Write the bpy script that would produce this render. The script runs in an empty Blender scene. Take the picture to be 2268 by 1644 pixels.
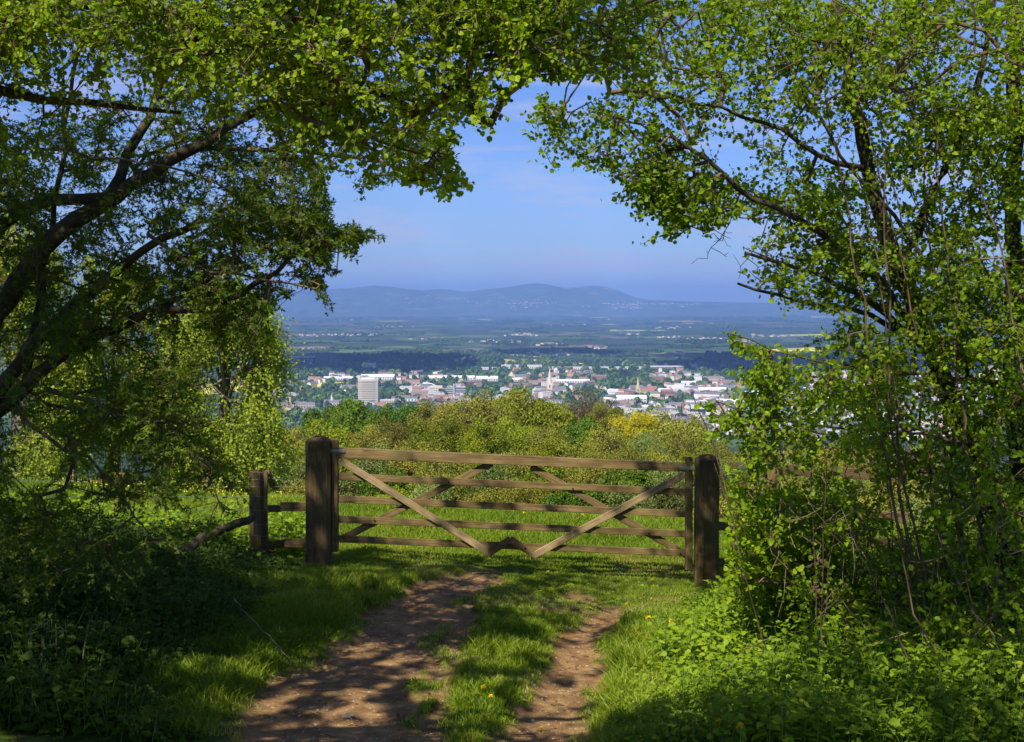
import bpy, bmesh, math, random
import numpy as np
from mathutils import Vector, Matrix
C = bpy.context.scene
R = math.radians
rng = np.random.default_rng(7)
random.seed(7)

# ------------------------------------------------------------------ camera, light, exposure
F = 3149.6                      # focal length in units of a 2268-wide picture (50 mm lens)
CX, CY, HORIZ = 1134.0, 822.0, 669.0
CAMZ = 2.85
PITCH = math.atan((CY - HORIZ) / F)
cam = bpy.data.cameras.new("camera")
cam.lens = 50.0; cam.sensor_width = 36.0
cam.clip_start = 0.1; cam.clip_end = 90000
co = bpy.data.objects.new("camera", cam); C.collection.objects.link(co)
co.location = (0, 0, CAMZ); co.rotation_euler = (math.pi / 2 - PITCH, 0, 0)
C.camera = co

SUN_EL, SUN_AZ = R(50), R(207)   # azimuth clockwise from +Y (the view direction)
S = np.array([math.sin(SUN_AZ) * math.cos(SUN_EL), math.cos(SUN_AZ) * math.cos(SUN_EL), math.sin(SUN_EL)])
sl = bpy.data.lights.new("sun", 'SUN'); sl.energy = 5.0; sl.angle = R(0.5); sl.color = (1.0, 0.93, 0.80)
so = bpy.data.objects.new("sun", sl); C.collection.objects.link(so)
so.rotation_euler = Vector(S).to_track_quat('Z', 'Y').to_euler()

world = bpy.data.worlds.new("World"); C.world = world; world.use_nodes = True
nt = world.node_tree; nt.nodes.clear()
wo = nt.nodes.new('ShaderNodeOutputWorld'); bg = nt.nodes.new('ShaderNodeBackground')
sky = nt.nodes.new('ShaderNodeTexSky'); sky.sky_type = 'NISHITA'; sky.sun_disc = False
sky.sun_elevation = SUN_EL; sky.sun_rotation = SUN_AZ; sky.air_density = 1.0; sky.dust_density = 0.3; sky.ozone_density = 4.0
sky.altitude = 300
tint = nt.nodes.new('ShaderNodeMix'); tint.data_type = 'RGBA'; tint.blend_type = 'MULTIPLY'
tint.inputs['Factor'].default_value = 1.0; tint.inputs[7].default_value = (0.60, 0.75, 1.20, 1)
nt.links.new(sky.outputs[0], tint.inputs[6])
# thin cloud veils of the sky itself
tc = nt.nodes.new('ShaderNodeTexCoord'); mp = nt.nodes.new('ShaderNodeMapping')
mp.inputs['Scale'].default_value = (3.0, 3.0, 20.0)
nz = nt.nodes.new('ShaderNodeTexNoise'); nz.inputs['Scale'].default_value = 3.1; nz.inputs['Detail'].default_value = 7; nz.inputs['Roughness'].default_value = 0.62
rp = nt.nodes.new('ShaderNodeValToRGB'); rp.color_ramp.elements[0].position = 0.48; rp.color_ramp.elements[1].position = 0.68
mx = nt.nodes.new('ShaderNodeMix'); mx.data_type = 'RGBA'; mx.inputs[7].default_value = (5.4, 5.4, 7.6, 1)
ml = nt.nodes.new('ShaderNodeMath'); ml.operation = 'MULTIPLY'; ml.inputs[1].default_value = 0.62
L = nt.links.new
L(tc.outputs['Generated'], mp.inputs[0]); L(mp.outputs[0], nz.inputs[0]); L(nz.outputs[0], rp.inputs[0])
L(rp.outputs[0], ml.inputs[0]); L(ml.outputs[0], mx.inputs[0]); L(tint.outputs[2], mx.inputs[6])
L(mx.outputs[2], bg.inputs[0]); bg.inputs[1].default_value = 0.07
L(bg.outputs[0], wo.inputs[0])

C.view_settings.view_transform = 'Standard'; C.view_settings.look = 'None'
C.view_settings.exposure = 0.64; C.view_settings.gamma = 1.0; C.view_settings.use_curve_mapping = False
cy = C.cycles
cy.max_bounces = 6; cy.diffuse_bounces = 3; cy.glossy_bounces = 2; cy.transmission_bounces = 4; cy.volume_bounces = 0
cy.transparent_max_bounces = 4; cy.use_denoising = True
cy.volume_step_rate = 1.0; cy.volume_max_steps = 32
cy.use_adaptive_sampling = True; cy.adaptive_threshold = 0.015

# ------------------------------------------------------------------ geometry of the view
def P(zx, zy, d):
    """point at distance d (world y) that is seen at (zx, zy)"""
    zx = np.asarray(zx, float); zy = np.asarray(zy, float); d = np.asarray(d, float)
    u = (zx - CX) / F; v = (zy - CY) / F
    cp, sp = math.cos(PITCH), math.sin(PITCH)
    fy = cp - v * sp; fz = -sp - v * cp
    t = d / fy
    return np.stack([u * t, d + 0 * t, CAMZ + fz * t], -1)

def sm(a, b, x):
    t = np.clip((np.asarray(x, float) - a) / (b - a), 0, 1); return t * t * (3 - 2 * t)

LR = [(1700, 460, 905), (1644, 505, 925), (1600, 545, 925), (1560, 590, 930), (1500, 665, 950), (1450, 735, 965), (1400, 805, 1000), (1350, 875, 1030), (1300, 965, 1120), (1272, 1030, 1150)]
RR = [(1700, 1060, 1280), (1644, 1095, 1290), (1600, 1130, 1300), (1560, 1165, 1310), (1500, 1190, 1328), (1450, 1205, 1335), (1400, 1240, 1345), (1375, 1290, 1350), (1350, 1320, 1400), (1335, 1350, 1410)]
def _rut(T):
    T = sorted([(CAMZ * F / (zy - HORIZ), zy, a, b) for zy, a, b in T])
    ys = np.array([t[0] for t in T]); l = np.array([(t[2] - CX) / F * t[0] for t in T]); r = np.array([(t[3] - CX) / F * t[0] for t in T])
    return ys, l, r
LRT, RRT = _rut(LR), _rut(RR)

def vnoise(x, y, s, seed=0):
    """smooth value noise in 0..1"""
    x = np.asarray(x, float) * s + seed * 17.3; y = np.asarray(y, float) * s + seed * 9.1
    xi = np.floor(x).astype(np.int64); yi = np.floor(y).astype(np.int64); fx = x - xi; fy = y - yi
    fx = fx * fx * (3 - 2 * fx); fy = fy * fy * (3 - 2 * fy)
    def h(a, b):
        n = (a * 374761393 + b * 668265263 + seed * 1442695) & 0xffffffff
        n = ((n ^ (n >> 13)) * 1274126177) & 0xffffffff
        return ((n ^ (n >> 16)) & 0xffff) / 65535.0
    return (h(xi, yi) * (1 - fx) + h(xi + 1, yi) * fx) * (1 - fy) + (h(xi, yi + 1) * (1 - fx) + h(xi + 1, yi + 1) * fx) * fy

def rutmask(x, y):
    """1 in a wheel rut, 0 in grass"""
    x = np.asarray(x, float); y = np.asarray(y, float)
    wob = (vnoise(x, y, 2.2, 3) - .5) * .30 + (vnoise(x, y, 7, 4) - .5) * .22 - .03
    m = np.zeros(np.broadcast(x, y).shape)
    for (ys, l, r) in (LRT, RRT):
        a = np.interp(y, ys, l); b = np.interp(y, ys, r)
        k = sm(-.09, .07, x - a + wob) * sm(-.09, .07, b - x + wob)
        fade = 1 - sm(ys[-1] - .5, ys[-1] + .4, y)
        m = np.maximum(m, k * fade)
    # bare scuffed soil around the gate
    q = vnoise(x, y, .9, 8) * .6 + vnoise(x, y, 3.5, 9) * .4
    m = np.maximum(m, .8 * sm(.60, .70, q) * sm(12.5, 13.5, y) * (1 - sm(16.5, 18, y)) * sm(-2.2, -1.2, x) * (1 - sm(2.0, 2.6, x)))
    # half bare band between left rut and centre strip
    a = np.interp(y, LRT[0], LRT[2])
    q2 = vnoise(x, y, 6, 12)
    m = np.maximum(m, .75 * sm(0, .05, x - a + .05) * (1 - sm(.10, .34, x - a)) * (q2 > .42) * (1 - sm(13, 13.6, y)))
    return m

def slope_x(x):
    x = np.asarray(x, float)
    return -0.047 * np.clip(x, -40, 40)
def HB(x, y):
    x = np.asarray(x, float); y = np.asarray(y, float)
    z = slope_x(x) * (1 - sm(60, 500, np.abs(y)))
    z = z + 1.2 * (1 - sm(0, 8.5, y))
    z = z - np.interp(y, [19.0, 20.3, 23, 30, 40, 65, 100, 150, 220, 250, 450, 1150, 1400], [0, .25, 1.0, 3.0, 5.0, 8.8, 14, 20, 28, 31, 70, 196, 200])
    return z * 1.0 - 0 * x
def H(x, y):
    """terrain height"""
    x = np.asarray(x, float); y = np.asarray(y, float)
    z = HB(x, y)
    near = 1 - sm(26, 34, y)
    z = z + near * ((vnoise(x, y, .6, 1) - .5) * .10 + (vnoise(x, y, 2.5, 2) - .5) * .035)
    z = z - near * rutmask(x, y) * .045
    z = z + near * .55 * sm(1.6, 5.5, x) * (1 - sm(13, 16, y))       # bank under the hazel on the right
    z = z + near * .25 * sm(2.2, 5.5, -x) * (1 - sm(13, 16, y))
    z = z - sm(1400, 1500, y) * (z + 200)
    return z
def G(zx, zy):
    """ground point seen at (zx, zy)"""
    d = 5.0
    for _ in range(400):
        p = P(zx, zy, d)
        if p[2] <= float(H(p[0], p[1])): break
        d *= 1.004
    return p
def onplain(zx, zy):
    d = (200 + CAMZ) * F / (zy - HORIZ)
    p = P(zx, zy, d); d = d * (CAMZ + 200) / (CAMZ - p[2])
    p = P(zx, zy, d); p[2] = -200
    return p

# ------------------------------------------------------------------ scene graph helpers
def tag(o, label=None, cat=None, group=None, kind=None):
    if label: o['label'] = label
    if cat: o['category'] = cat
    if group: o['group'] = group
    if kind: o['kind'] = kind
    return o
def empty(name, loc=(0, 0, 0), rz=0):
    o = bpy.data.objects.new(name, None); C.collection.objects.link(o)
    o.location = loc; o.rotation_euler = (0, 0, rz); o.empty_display_size = .1
    return o
def link(name, me, parent=None, loc=None):
    o = bpy.data.objects.new(name, me); C.collection.objects.link(o)
    if parent is not None: o.parent = parent
    if loc is not None: o.location = loc
    return o
def npmesh(name, V, faces, mats, smooth=False, matidx=None, rnd=None, cols=None):
    """faces: list of int arrays (n,k)"""
    V = np.ascontiguousarray(V, dtype=np.float32)
    me = bpy.data.meshes.new(name)
    faces = [np.asarray(f, dtype=np.int32) for f in faces if len(f)]
    nl = sum(f.size for f in faces); nf = sum(len(f) for f in faces)
    me.vertices.add(len(V)); me.vertices.foreach_set('co', V.ravel())
    me.loops.add(nl); me.polygons.add(nf)
    me.loops.foreach_set('vertex_index', np.concatenate([f.ravel() for f in faces]))
    tot = np.concatenate([np.full(len(f), f.shape[1], np.int32) for f in faces])
    st = np.concatenate([[0], np.cumsum(tot)[:-1]]).astype(np.int32)
    me.polygons.foreach_set('loop_start', st)
    if matidx is not None: me.polygons.foreach_set('material_index', np.asarray(matidx, np.int32))
    me.polygons.foreach_set('use_smooth', np.full(nf, smooth))
    for m in (mats if isinstance(mats, (list, tuple)) else [mats]): me.materials.append(m)
    if rnd is not None:
        a = me.attributes.new('rnd', 'FLOAT', 'POINT'); a.data.foreach_set('value', np.asarray(rnd, np.float32))
    if cols is not None:
        for k, v in cols.items():
            a = me.attributes.new(k, 'FLOAT', 'POINT'); a.data.foreach_set('value', np.asarray(v, np.float32))
    me.update(calc_edges=True); me.validate()
    return me

# ------------------------------------------------------------------ materials
def newmat(name):
    m = bpy.data.materials.new(name); m.use_nodes = True; n = m.node_tree; n.nodes.clear()
    out = n.nodes.new('ShaderNodeOutputMaterial')
    return m, n, out
def nd(n, t, **kw):
    x = n.nodes.new(t)
    for k, v in kw.items(): setattr(x, k, v)
    return x
def ramp(n, stops):
    r = n.nodes.new('ShaderNodeValToRGB'); e = r.color_ramp.elements
    while len(e) < len(stops): e.new(0.5)
    for el, (p, c) in zip(e, stops): el.position = p; el.color = (*c, 1) if len(c) == 3 else c
    return r
def leafmat(name, c0, c1, c2, trans=0.45, tcol=None, gloss=0.015, vary=0.0):
    """leaf colours run c0..c2 from leaf to leaf; light also shines through"""
    m, n, out = newmat(name)
    at = nd(n, 'ShaderNodeAttribute', attribute_name='rnd')
    r = ramp(n, [(0, c0), (.5, c1), (1, c2)])
    n.links.new(at.outputs['Fac'], r.inputs[0])
    if vary:
        oi = nd(n, 'ShaderNodeObjectInfo'); hs = nd(n, 'ShaderNodeHueSaturation'); mr = nd(n, 'ShaderNodeMapRange'); mr.inputs['To Min'].default_value = 1 - vary; mr.inputs['To Max'].default_value = 1 + vary * .75
        m2 = nd(n, 'ShaderNodeMath', operation='MULTIPLY_ADD'); m2.inputs[1].default_value = .025; m2.inputs[2].default_value = .490
        fr_ = nd(n, 'ShaderNodeMath', operation='FRACT'); mm = nd(n, 'ShaderNodeMath', operation='MULTIPLY'); mm.inputs[1].default_value = 7.13
        n.links.new(oi.outputs['Random'], mr.inputs[0]); n.links.new(mr.outputs[0], hs.inputs['Value']); n.links.new(oi.outputs['Random'], mm.inputs[0]); n.links.new(mm.outputs[0], fr_.inputs[0]); n.links.new(fr_.outputs[0], m2.inputs[0]); n.links.new(m2.outputs[0], hs.inputs['Hue'])
        n.links.new(r.outputs[0], hs.inputs['Color']); r = hs
    d = nd(n, 'ShaderNodeBsdfDiffuse'); t = nd(n, 'ShaderNodeBsdfTranslucent'); g = nd(n, 'ShaderNodeBsdfGlossy')
    g.inputs['Roughness'].default_value = .55; g.inputs['Color'].default_value = (.9, 1, .8, 1)
    tm = nd(n, 'ShaderNodeMix', data_type='RGBA', blend_type='MULTIPLY'); tm.inputs['Factor'].default_value = 1
    tm.inputs[7].default_value = (*(tcol or (1.5, 1.5, .6)), 1)
    n.links.new(r.outputs[0], tm.inputs[6])
    n.links.new(r.outputs[0], d.inputs[0]); n.links.new(tm.outputs[2], t.inputs[0])
    a = nd(n, 'ShaderNodeMixShader'); a.inputs[0].default_value = trans
    n.links.new(d.outputs[0], a.inputs[1]); n.links.new(t.outputs[0], a.inputs[2])
    b = nd(n, 'ShaderNodeMixShader'); b.inputs[0].default_value = gloss
    n.links.new(a.outputs[0], b.inputs[1]); n.links.new(g.outputs[0], b.inputs[2])
    n.links.new(b.outputs[0], out.inputs[0])
    return m
def noisemat(name, stops, scale=8, stretch=(1, 1, 1), rough=.85, bump=0.0, bscale=None, detail=5, spec=.3, coord='Object'):
    m, n, out = newmat(name)
    tcn = nd(n, 'ShaderNodeTexCoord'); mpn = nd(n, 'ShaderNodeMapping'); mpn.inputs['Scale'].default_value = stretch
    z = nd(n, 'ShaderNodeTexNoise'); z.inputs['Scale'].default_value = scale; z.inputs['Detail'].default_value = detail; z.inputs['Roughness'].default_value = .6
    r = ramp(n, stops); b = nd(n, 'ShaderNodeBsdfPrincipled'); b.inputs['Roughness'].default_value = rough; b.inputs['Specular IOR Level'].default_value = spec
    n.links.new(tcn.outputs[coord], mpn.inputs[0]); n.links.new(mpn.outputs[0], z.inputs['Vector']); n.links.new(z.outputs[0], r.inputs[0])
    n.links.new(r.outputs[0], b.inputs[0])
    if bump:
        bp = nd(n, 'ShaderNodeBump'); bp.inputs['Strength'].default_value = bump; bp.inputs['Distance'].default_value = .02
        z2 = nd(n, 'ShaderNodeTexNoise'); z2.inputs['Scale'].default_value = bscale or scale * 3; z2.inputs['Detail'].default_value = 6
        n.links.new(mpn.outputs[0], z2.inputs['Vector']); n.links.new(z2.outputs[0], bp.inputs['Height']); n.links.new(bp.outputs[0], b.inputs['Normal'])
    n.links.new(b.outputs[0], out.inputs[0])
    return m
def plain(name, c, rough=.8, metal=0, spec=.3):
    m, n, out = newmat(name); b = nd(n, 'ShaderNodeBsdfPrincipled')
    b.inputs[0].default_value = (*c, 1); b.inputs['Roughness'].default_value = rough; b.inputs['Metallic'].default_value = metal; b.inputs['Specular IOR Level'].default_value = spec
    n.links.new(b.outputs[0], out.inputs[0]); return m

def woodmat(name, dark, mid, light):
    """sawn timber: grain along local x, weather stains, some algae"""
    m, n, out = newmat(name)
    tcn = nd(n, 'ShaderNodeTexCoord')
    mpn = nd(n, 'ShaderNodeMapping'); mpn.inputs['Scale'].default_value = (1.2, 22, 22)
    z = nd(n, 'ShaderNodeTexNoise'); z.inputs['Scale'].default_value = 2.2; z.inputs['Detail'].default_value = 8; z.inputs['Roughness'].default_value = .65; z.inputs['Distortion'].default_value = .8
    r = ramp(n, [(.28, dark), (.5, mid), (.75, light)])
    st = nd(n, 'ShaderNodeTexNoise'); st.inputs['Scale'].default_value = 3.5; st.inputs['Detail'].default_value = 5
    sr = ramp(n, [(.35, (.45, .42, .36)), (.6, (1, 1, 1))])
    al = nd(n, 'ShaderNodeTexNoise'); al.inputs['Scale'].default_value = 2.3; al.inputs['Detail'].default_value = 4
    ar = ramp(n, [(.55, (0, 0, 0)), (.75, (.45, .45, .45))])
    mu = nd(n, 'ShaderNodeMix', data_type='RGBA', blend_type='MULTIPLY'); mu.inputs['Factor'].default_value = .8
    ga = nd(n, 'ShaderNodeMix', data_type='RGBA'); ga.inputs[7].default_value = (.10, .11, .035, 1)
    b = nd(n, 'ShaderNodeBsdfPrincipled'); b.inputs['Roughness'].default_value = .78; b.inputs['Specular IOR Level'].default_value = .25
    bp = nd(n, 'ShaderNodeBump'); bp.inputs['Strength'].default_value = .5; bp.inputs['Distance'].default_value = .006
    K = n.links.new
    K(tcn.outputs['Object'], mpn.inputs[0]); K(mpn.outputs[0], z.inputs['Vector']); K(tcn.outputs['Object'], st.inputs['Vector']); K(tcn.outputs['Object'], al.inputs['Vector'])
    K(z.outputs[0], r.inputs[0]); K(st.outputs[0], sr.inputs[0]); K(al.outputs[0], ar.inputs[0])
    K(r.outputs[0], mu.inputs[6]); K(sr.outputs[0], mu.inputs[7]); K(mu.outputs[2], ga.inputs[6]); K(ar.outputs[0], ga.inputs[0])
    K(ga.outputs[2], b.inputs[0]); K(z.outputs[0], bp.inputs['Height']); K(bp.outputs[0], b.inputs['Normal']); K(b.outputs[0], out.inputs[0])
    return m

M = {}
M['hazel'] = leafmat('hazel_leaf', (.06, .115, .003), (.155, .255, .003), (.31, .42, .006), .46)
M['canopy'] = leafmat('canopy_leaf', (.065, .125, .003), (.18, .28, .004), (.35, .45, .007), .46)
M['haw'] = leafmat('hawthorn_leaf', (.035, .075, .003), (.085, .15, .005), (.19, .27, .007), .44)
M['birch'] = leafmat('birch_leaf', (.16, .24, .015), (.27, .36, .02), (.40, .47, .04), .40)
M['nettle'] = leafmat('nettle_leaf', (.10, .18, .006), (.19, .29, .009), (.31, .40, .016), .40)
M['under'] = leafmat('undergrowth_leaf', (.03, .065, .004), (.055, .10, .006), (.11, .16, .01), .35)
M['grass'] = leafmat('grass_blade', (.085, .15, .006), (.16, .24, .009), (.29, .33, .03), .35, gloss=.02)
_e = [n_ for n_ in M['grass'].node_tree.nodes if n_.type == 'VALTORGB'][0].color_ramp.elements
_e[2].position = .90; _x = _e.new(.97); _x.color = (.44, .38, .17, 1)
M['litter'] = leafmat('dry_leaf', (.10, .06, .03), (.22, .14, .07), (.36, .26, .14), .15)
M['bark'] = noisemat('dark_bark', [(.3, (.018, .013, .008)), (.5, (.05, .038, .022)), (.66, (.085, .07, .035)), (.8, (.07, .085, .02))], 9, (1, 1, .5), .9, .8, 30)
M['twig'] = noisemat('brown_twig', [(.3, (.045, .028, .015)), (.55, (.12, .078, .045)), (.8, (.28, .19, .12))], 5, rough=.75)
M['birchbark'] = noisemat('birch_bark', [(.35, (.05, .04, .03)), (.6, (.22, .19, .15))], 6)
M['timber'] = woodmat('weathered_timber', (.075, .047, .017), (.20, .135, .052), (.32, .225, .10))
M['post'] = woodmat('dark_post_timber', (.06, .04, .016), (.125, .084, .033), (.20, .14, .06))
M['brace'] = woodmat('pale_brace_timber', (.15, .10, .045), (.34, .245, .125), (.47, .36, .20))
M['steel'] = plain('galvanised_steel', (.32, .33, .34), .45, .8)
M['wire'] = plain('wire_steel', (.25, .26, .26), .5, .7)
M['bolt'] = plain('dark_bolt', (.03, .025, .02), .5, .6)
M['yellow'] = plain('dandelion_yellow', (.85, .62, .01), .7)
M['stem'] = plain('flower_stem', (.14, .24, .05), .7)
M['stone'] = noisemat('field_stone', [(.3, (.24, .17, .11)), (.7, (.45, .36, .26))], 20, bump=.5)
M['frond'] = plain('fern_frond', (.14, .13, .05), .8)
M['deadwood'] = noisemat('dead_stem', [(.3, (.10, .07, .035)), (.7, (.30, .22, .13))], 9)

# ------------------------------------------------------------------ the ground: one sheet to the horizon
def axis_pts(lo, hi, step, far, k=1.16):
    a = list(np.arange(lo, hi + 1e-6, step)); s = step
    v = hi
    while v < far: s *= k; v += s; a.append(v)
    s = step; v = lo; b = []
    while v > -far: s *= k; v -= s; b.append(v)
    return np.array(b[::-1] + a)
xs = axis_pts(-6.5, 6.5, .055, 42000, 1.14)
ys = np.concatenate([[-3000, -800, -200, -60, -20, -8, 0, 3, 6, 7.5], np.arange(8.4, 23, .055)])
s_ = .055; v_ = ys[-1]; ext = []
while v_ < 30500: s_ *= 1.07; v_ += s_; ext.append(v_)
ys = np.concatenate([ys, ext])
X, Y = np.meshgrid(xs, ys)
Zg = H(X, Y)
nx, ny = len(xs), len(ys)
idx = np.arange(nx * ny).reshape(ny, nx)
quads = np.stack([idx[:-1, :-1], idx[:-1, 1:], idx[1:, 1:], idx[1:, :-1]], -1).reshape(-1, 4)
m, n, out = newmat('ground_cover')
K = n.links.new
geo = nd(n, 'ShaderNodeNewGeometry')
soil = nd(n, 'ShaderNodeTexNoise'); soil.inputs['Scale'].default_value = 5; soil.inputs['Detail'].default_value = 10; soil.inputs['Roughness'].default_value = .72
soilr = ramp(n, [(.25, (.10, .05, .025)), (.44, (.235, .13, .055)), (.58, (.35, .21, .09)), (.8, (.50, .35, .18))])
turf = nd(n, 'ShaderNodeTexNoise'); turf.inputs['Scale'].default_value = 3; turf.inputs['Detail'].default_value = 8
turfr = ramp(n, [(.3, (.035, .055, .008)), (.5, (.07, .115, .012)), (.7, (.13, .17, .022))])
ma = nd(n, 'ShaderNodeAttribute', attribute_name='bare')
nearmix = nd(n, 'ShaderNodeMix', data_type='RGBA')
K(geo.outputs['Position'], soil.inputs['Vector']); K(geo.outputs['Position'], turf.inputs['Vector'])
K(soil.outputs[0], soilr.inputs[0]); K(turf.outputs[0], turfr.inputs[0]); K(ma.outputs['Fac'], nearmix.inputs[0])
K(turfr.outputs[0], nearmix.inputs[6]); K(soilr.outputs[0], nearmix.inputs[7])
# far: patchwork of fields with hedges
mpf = nd(n, 'ShaderNodeMapping'); mpf.inputs['Scale'].default_value = (1 / 360, 1 / 560, 0); mpf.inputs['Rotation'].default_value = (0, 0, .25)
warp = nd(n, 'ShaderNodeTexNoise'); warp.inputs['Scale'].default_value = 1.3; warp.inputs['Detail'].default_value = 2
wm = nd(n, 'ShaderNodeMix', data_type='RGBA', blend_type='LINEAR_LIGHT'); wm.inputs['Factor'].default_value = .12
K(geo.outputs['Position'], mpf.inputs[0]); K(mpf.outputs[0], warp.inputs['Vector']); K(mpf.outputs[0], wm.inputs[6]); K(warp.outputs['Color'], wm.inputs[7])
vo = nd(n, 'ShaderNodeTexVoronoi'); vo.inputs['Scale'].default_value = 1; K(wm.outputs[2], vo.inputs['Vector'])
vd = nd(n, 'ShaderNodeTexVoronoi', feature='DISTANCE_TO_EDGE'); vd.inputs['Scale'].default_value = 1; K(wm.outputs[2], vd.inputs['Vector'])
sep = nd(n, 'ShaderNodeSeparateColor'); K(vo.outputs['Color'], sep.inputs[0])
fr = ramp(n, [(0, (.03, .06, .018)), (.2, (.06, .11, .028)), (.38, (.04, .075, .025)), (.55, (.10, .15, .045)), (.7, (.03, .055, .02)), (.82, (.15, .12, .08)), (.90, (.07, .12, .03)), (.975, (.62, .56, .10))])
fr.color_ramp.interpolation = 'CONSTANT'; K(sep.outputs[0], fr.inputs[0])
hr = ramp(n, [(.035, (1, 1, 1)), (.07, (0, 0, 0))]); K(vd.outputs[0], hr.inputs[0])
hm = nd(n, 'ShaderNodeMix', data_type='RGBA'); hm.inputs[7].default_value = (.018, .032, .010, 1); K(hr.outputs[0], hm.inputs[0]); K(fr.outputs[0], hm.inputs[6])
wd = nd(n, 'ShaderNodeTexNoise'); wd.inputs['Scale'].default_value = 2.2; wd.inputs['Detail'].default_value = 6; wd.inputs['Roughness'].default_value = .7; K(mpf.outputs[0], wd.inputs['Vector'])
wr = ramp(n, [(.48, (0, 0, 0)), (.54, (.85, .85, .85))]); K(wd.outputs[0], wr.inputs[0])
wm2 = nd(n, 'ShaderNodeMix', data_type='RGBA'); wm2.inputs[7].default_value = (.028, .05, .014, 1); K(wr.outputs[0], wm2.inputs[0]); K(hm.outputs[2], wm2.inputs[6])
fa = nd(n, 'ShaderNodeAttribute', attribute_name='far'); fm = nd(n, 'ShaderNodeMix', data_type='RGBA')
K(fa.outputs['Fac'], fm.inputs[0]); K(nearmix.outputs[2], fm.inputs[6]); K(wm2.outputs[2], fm.inputs[7])
gb = nd(n, 'ShaderNodeBsdfPrincipled'); gb.inputs['Roughness'].default_value = .95; gb.inputs['Specular IOR Level'].default_value = .1
bz = nd(n, 'ShaderNodeTexNoise'); bz.inputs['Scale'].default_value = 14; bz.inputs['Detail'].default_value = 10; bz.inputs['Roughness'].default_value = .7; K(geo.outputs['Position'], bz.inputs['Vector'])
bp = nd(n, 'ShaderNodeBump'); bp.inputs['Strength'].default_value = .9; bp.inputs['Distance'].default_value = .05; K(bz.outputs[0], bp.inputs['Height'])
K(bp.outputs[0], gb.inputs['Normal']); K(fm.outputs[2], gb.inputs[0]); K(gb.outputs[0], out.inputs[0])
M['ground'] = m
ground = link('ground', npmesh('ground', np.stack([X, Y, Zg], -1).reshape(-1, 3), [quads], m, True,
              cols={'bare': np.clip(rutmask(X, Y) * 1.0 + .25 * (Y < 18) * (vnoise(X, Y, 9, 5) > .66), 0, 1).ravel(), 'far': sm(300, 700, Y).ravel()}))
tag(ground, kind='structure')

# ------------------------------------------------------------------ far hills
prof = [(300, 680), (380, 668), (480, 664), (540, 658), (600, 655), (650, 647), (700, 642), (745, 640), (790, 637), (830, 632), (862, 635), (900, 640), (940, 643), (975, 640), (1010, 643), (1035, 647), (1080, 640), (1110, 638), (1140, 634), (1165, 629), (1190, 627), (1215, 630), (1250, 640), (1275, 637), (1300, 634), (1325, 633), (1350, 637), (1375, 646), (1400, 657), (1430, 664), (1500, 667), (1640, 670), (1800, 671), (2300, 672)]
hx = np.linspace(300, 2400, 520); hz = np.interp(hx, [p[0] for p in prof], [p[1] for p in prof])
for _ in range(2): hz = np.convolve(np.pad(hz, 2, mode='edge'), np.ones(5) / 5, 'valid')
D0 = 24000.; top = P(hx, hz, D0); rows = []
nr = 46
for j in range(nr):
    t = j / (nr - 1); d = D0 - 4200 + t * 7800
    rise = sm(0, .54, t) * (1 - sm(.54, 1.0, t))
    fold = vnoise(hx, d, .035, 21) * .5 + vnoise(hx, d, .09, 22) * .5
    z = -201 + (top[:, 2] + 200) * rise * (.74 + .26 * sm(.25, .54, t) + (fold - .5) * .34 * (1 - abs(rise)) * 1.4)
    rows.append(np.stack([top[:, 0] * d / D0, np.full_like(hx, d), z], -1))
V = np.stack(rows); V_hills = V; nn = len(hx); idx = np.arange(nr * nn).reshape(nr, nn)
q = np.stack([idx[:-1, :-1], idx[:-1, 1:], idx[1:, 1:], idx[1:, :-1]], -1).reshape(-1, 4)
M['hill'] = noisemat('hill_cover', [(.36, (.015, .03, .01)), (.48, (.06, .10, .03)), (.56, (.03, .05, .02)), (.66, (.16, .18, .08)), (.78, (.22, .17, .11))], .0024, (1, 1, 1), .95, coord='Object')
tag(link('hills', npmesh('hills', V.reshape(-1, 3), [q], M['hill'], True)), kind='structure')

# ------------------------------------------------------------------ the air
hz0 = bpy.data.meshes.new('haze'); bm = bmesh.new(); bmesh.ops.create_cube(bm, size=1)
for v in bm.verts: v.co = Vector((v.co.x * 86000, v.co.y * 37000 + 14900, (v.co.z + .5) * 560 - 203))
bm.to_mesh(hz0); bm.free()
m, n, out = newmat('haze'); pv = nd(n, 'ShaderNodeVolumePrincipled')
pv.inputs['Color'].default_value = (.26, .47, 1.0, 1); pv.inputs['Density'].default_value = 6.3e-5; pv.inputs['Anisotropy'].default_value = 0.0
n.links.new(pv.outputs[0], out.inputs['Volume']); hz0.materials.append(m)
tag(link('haze', hz0), kind='stuff', label='blue haze over the plain and the far hills')

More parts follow.
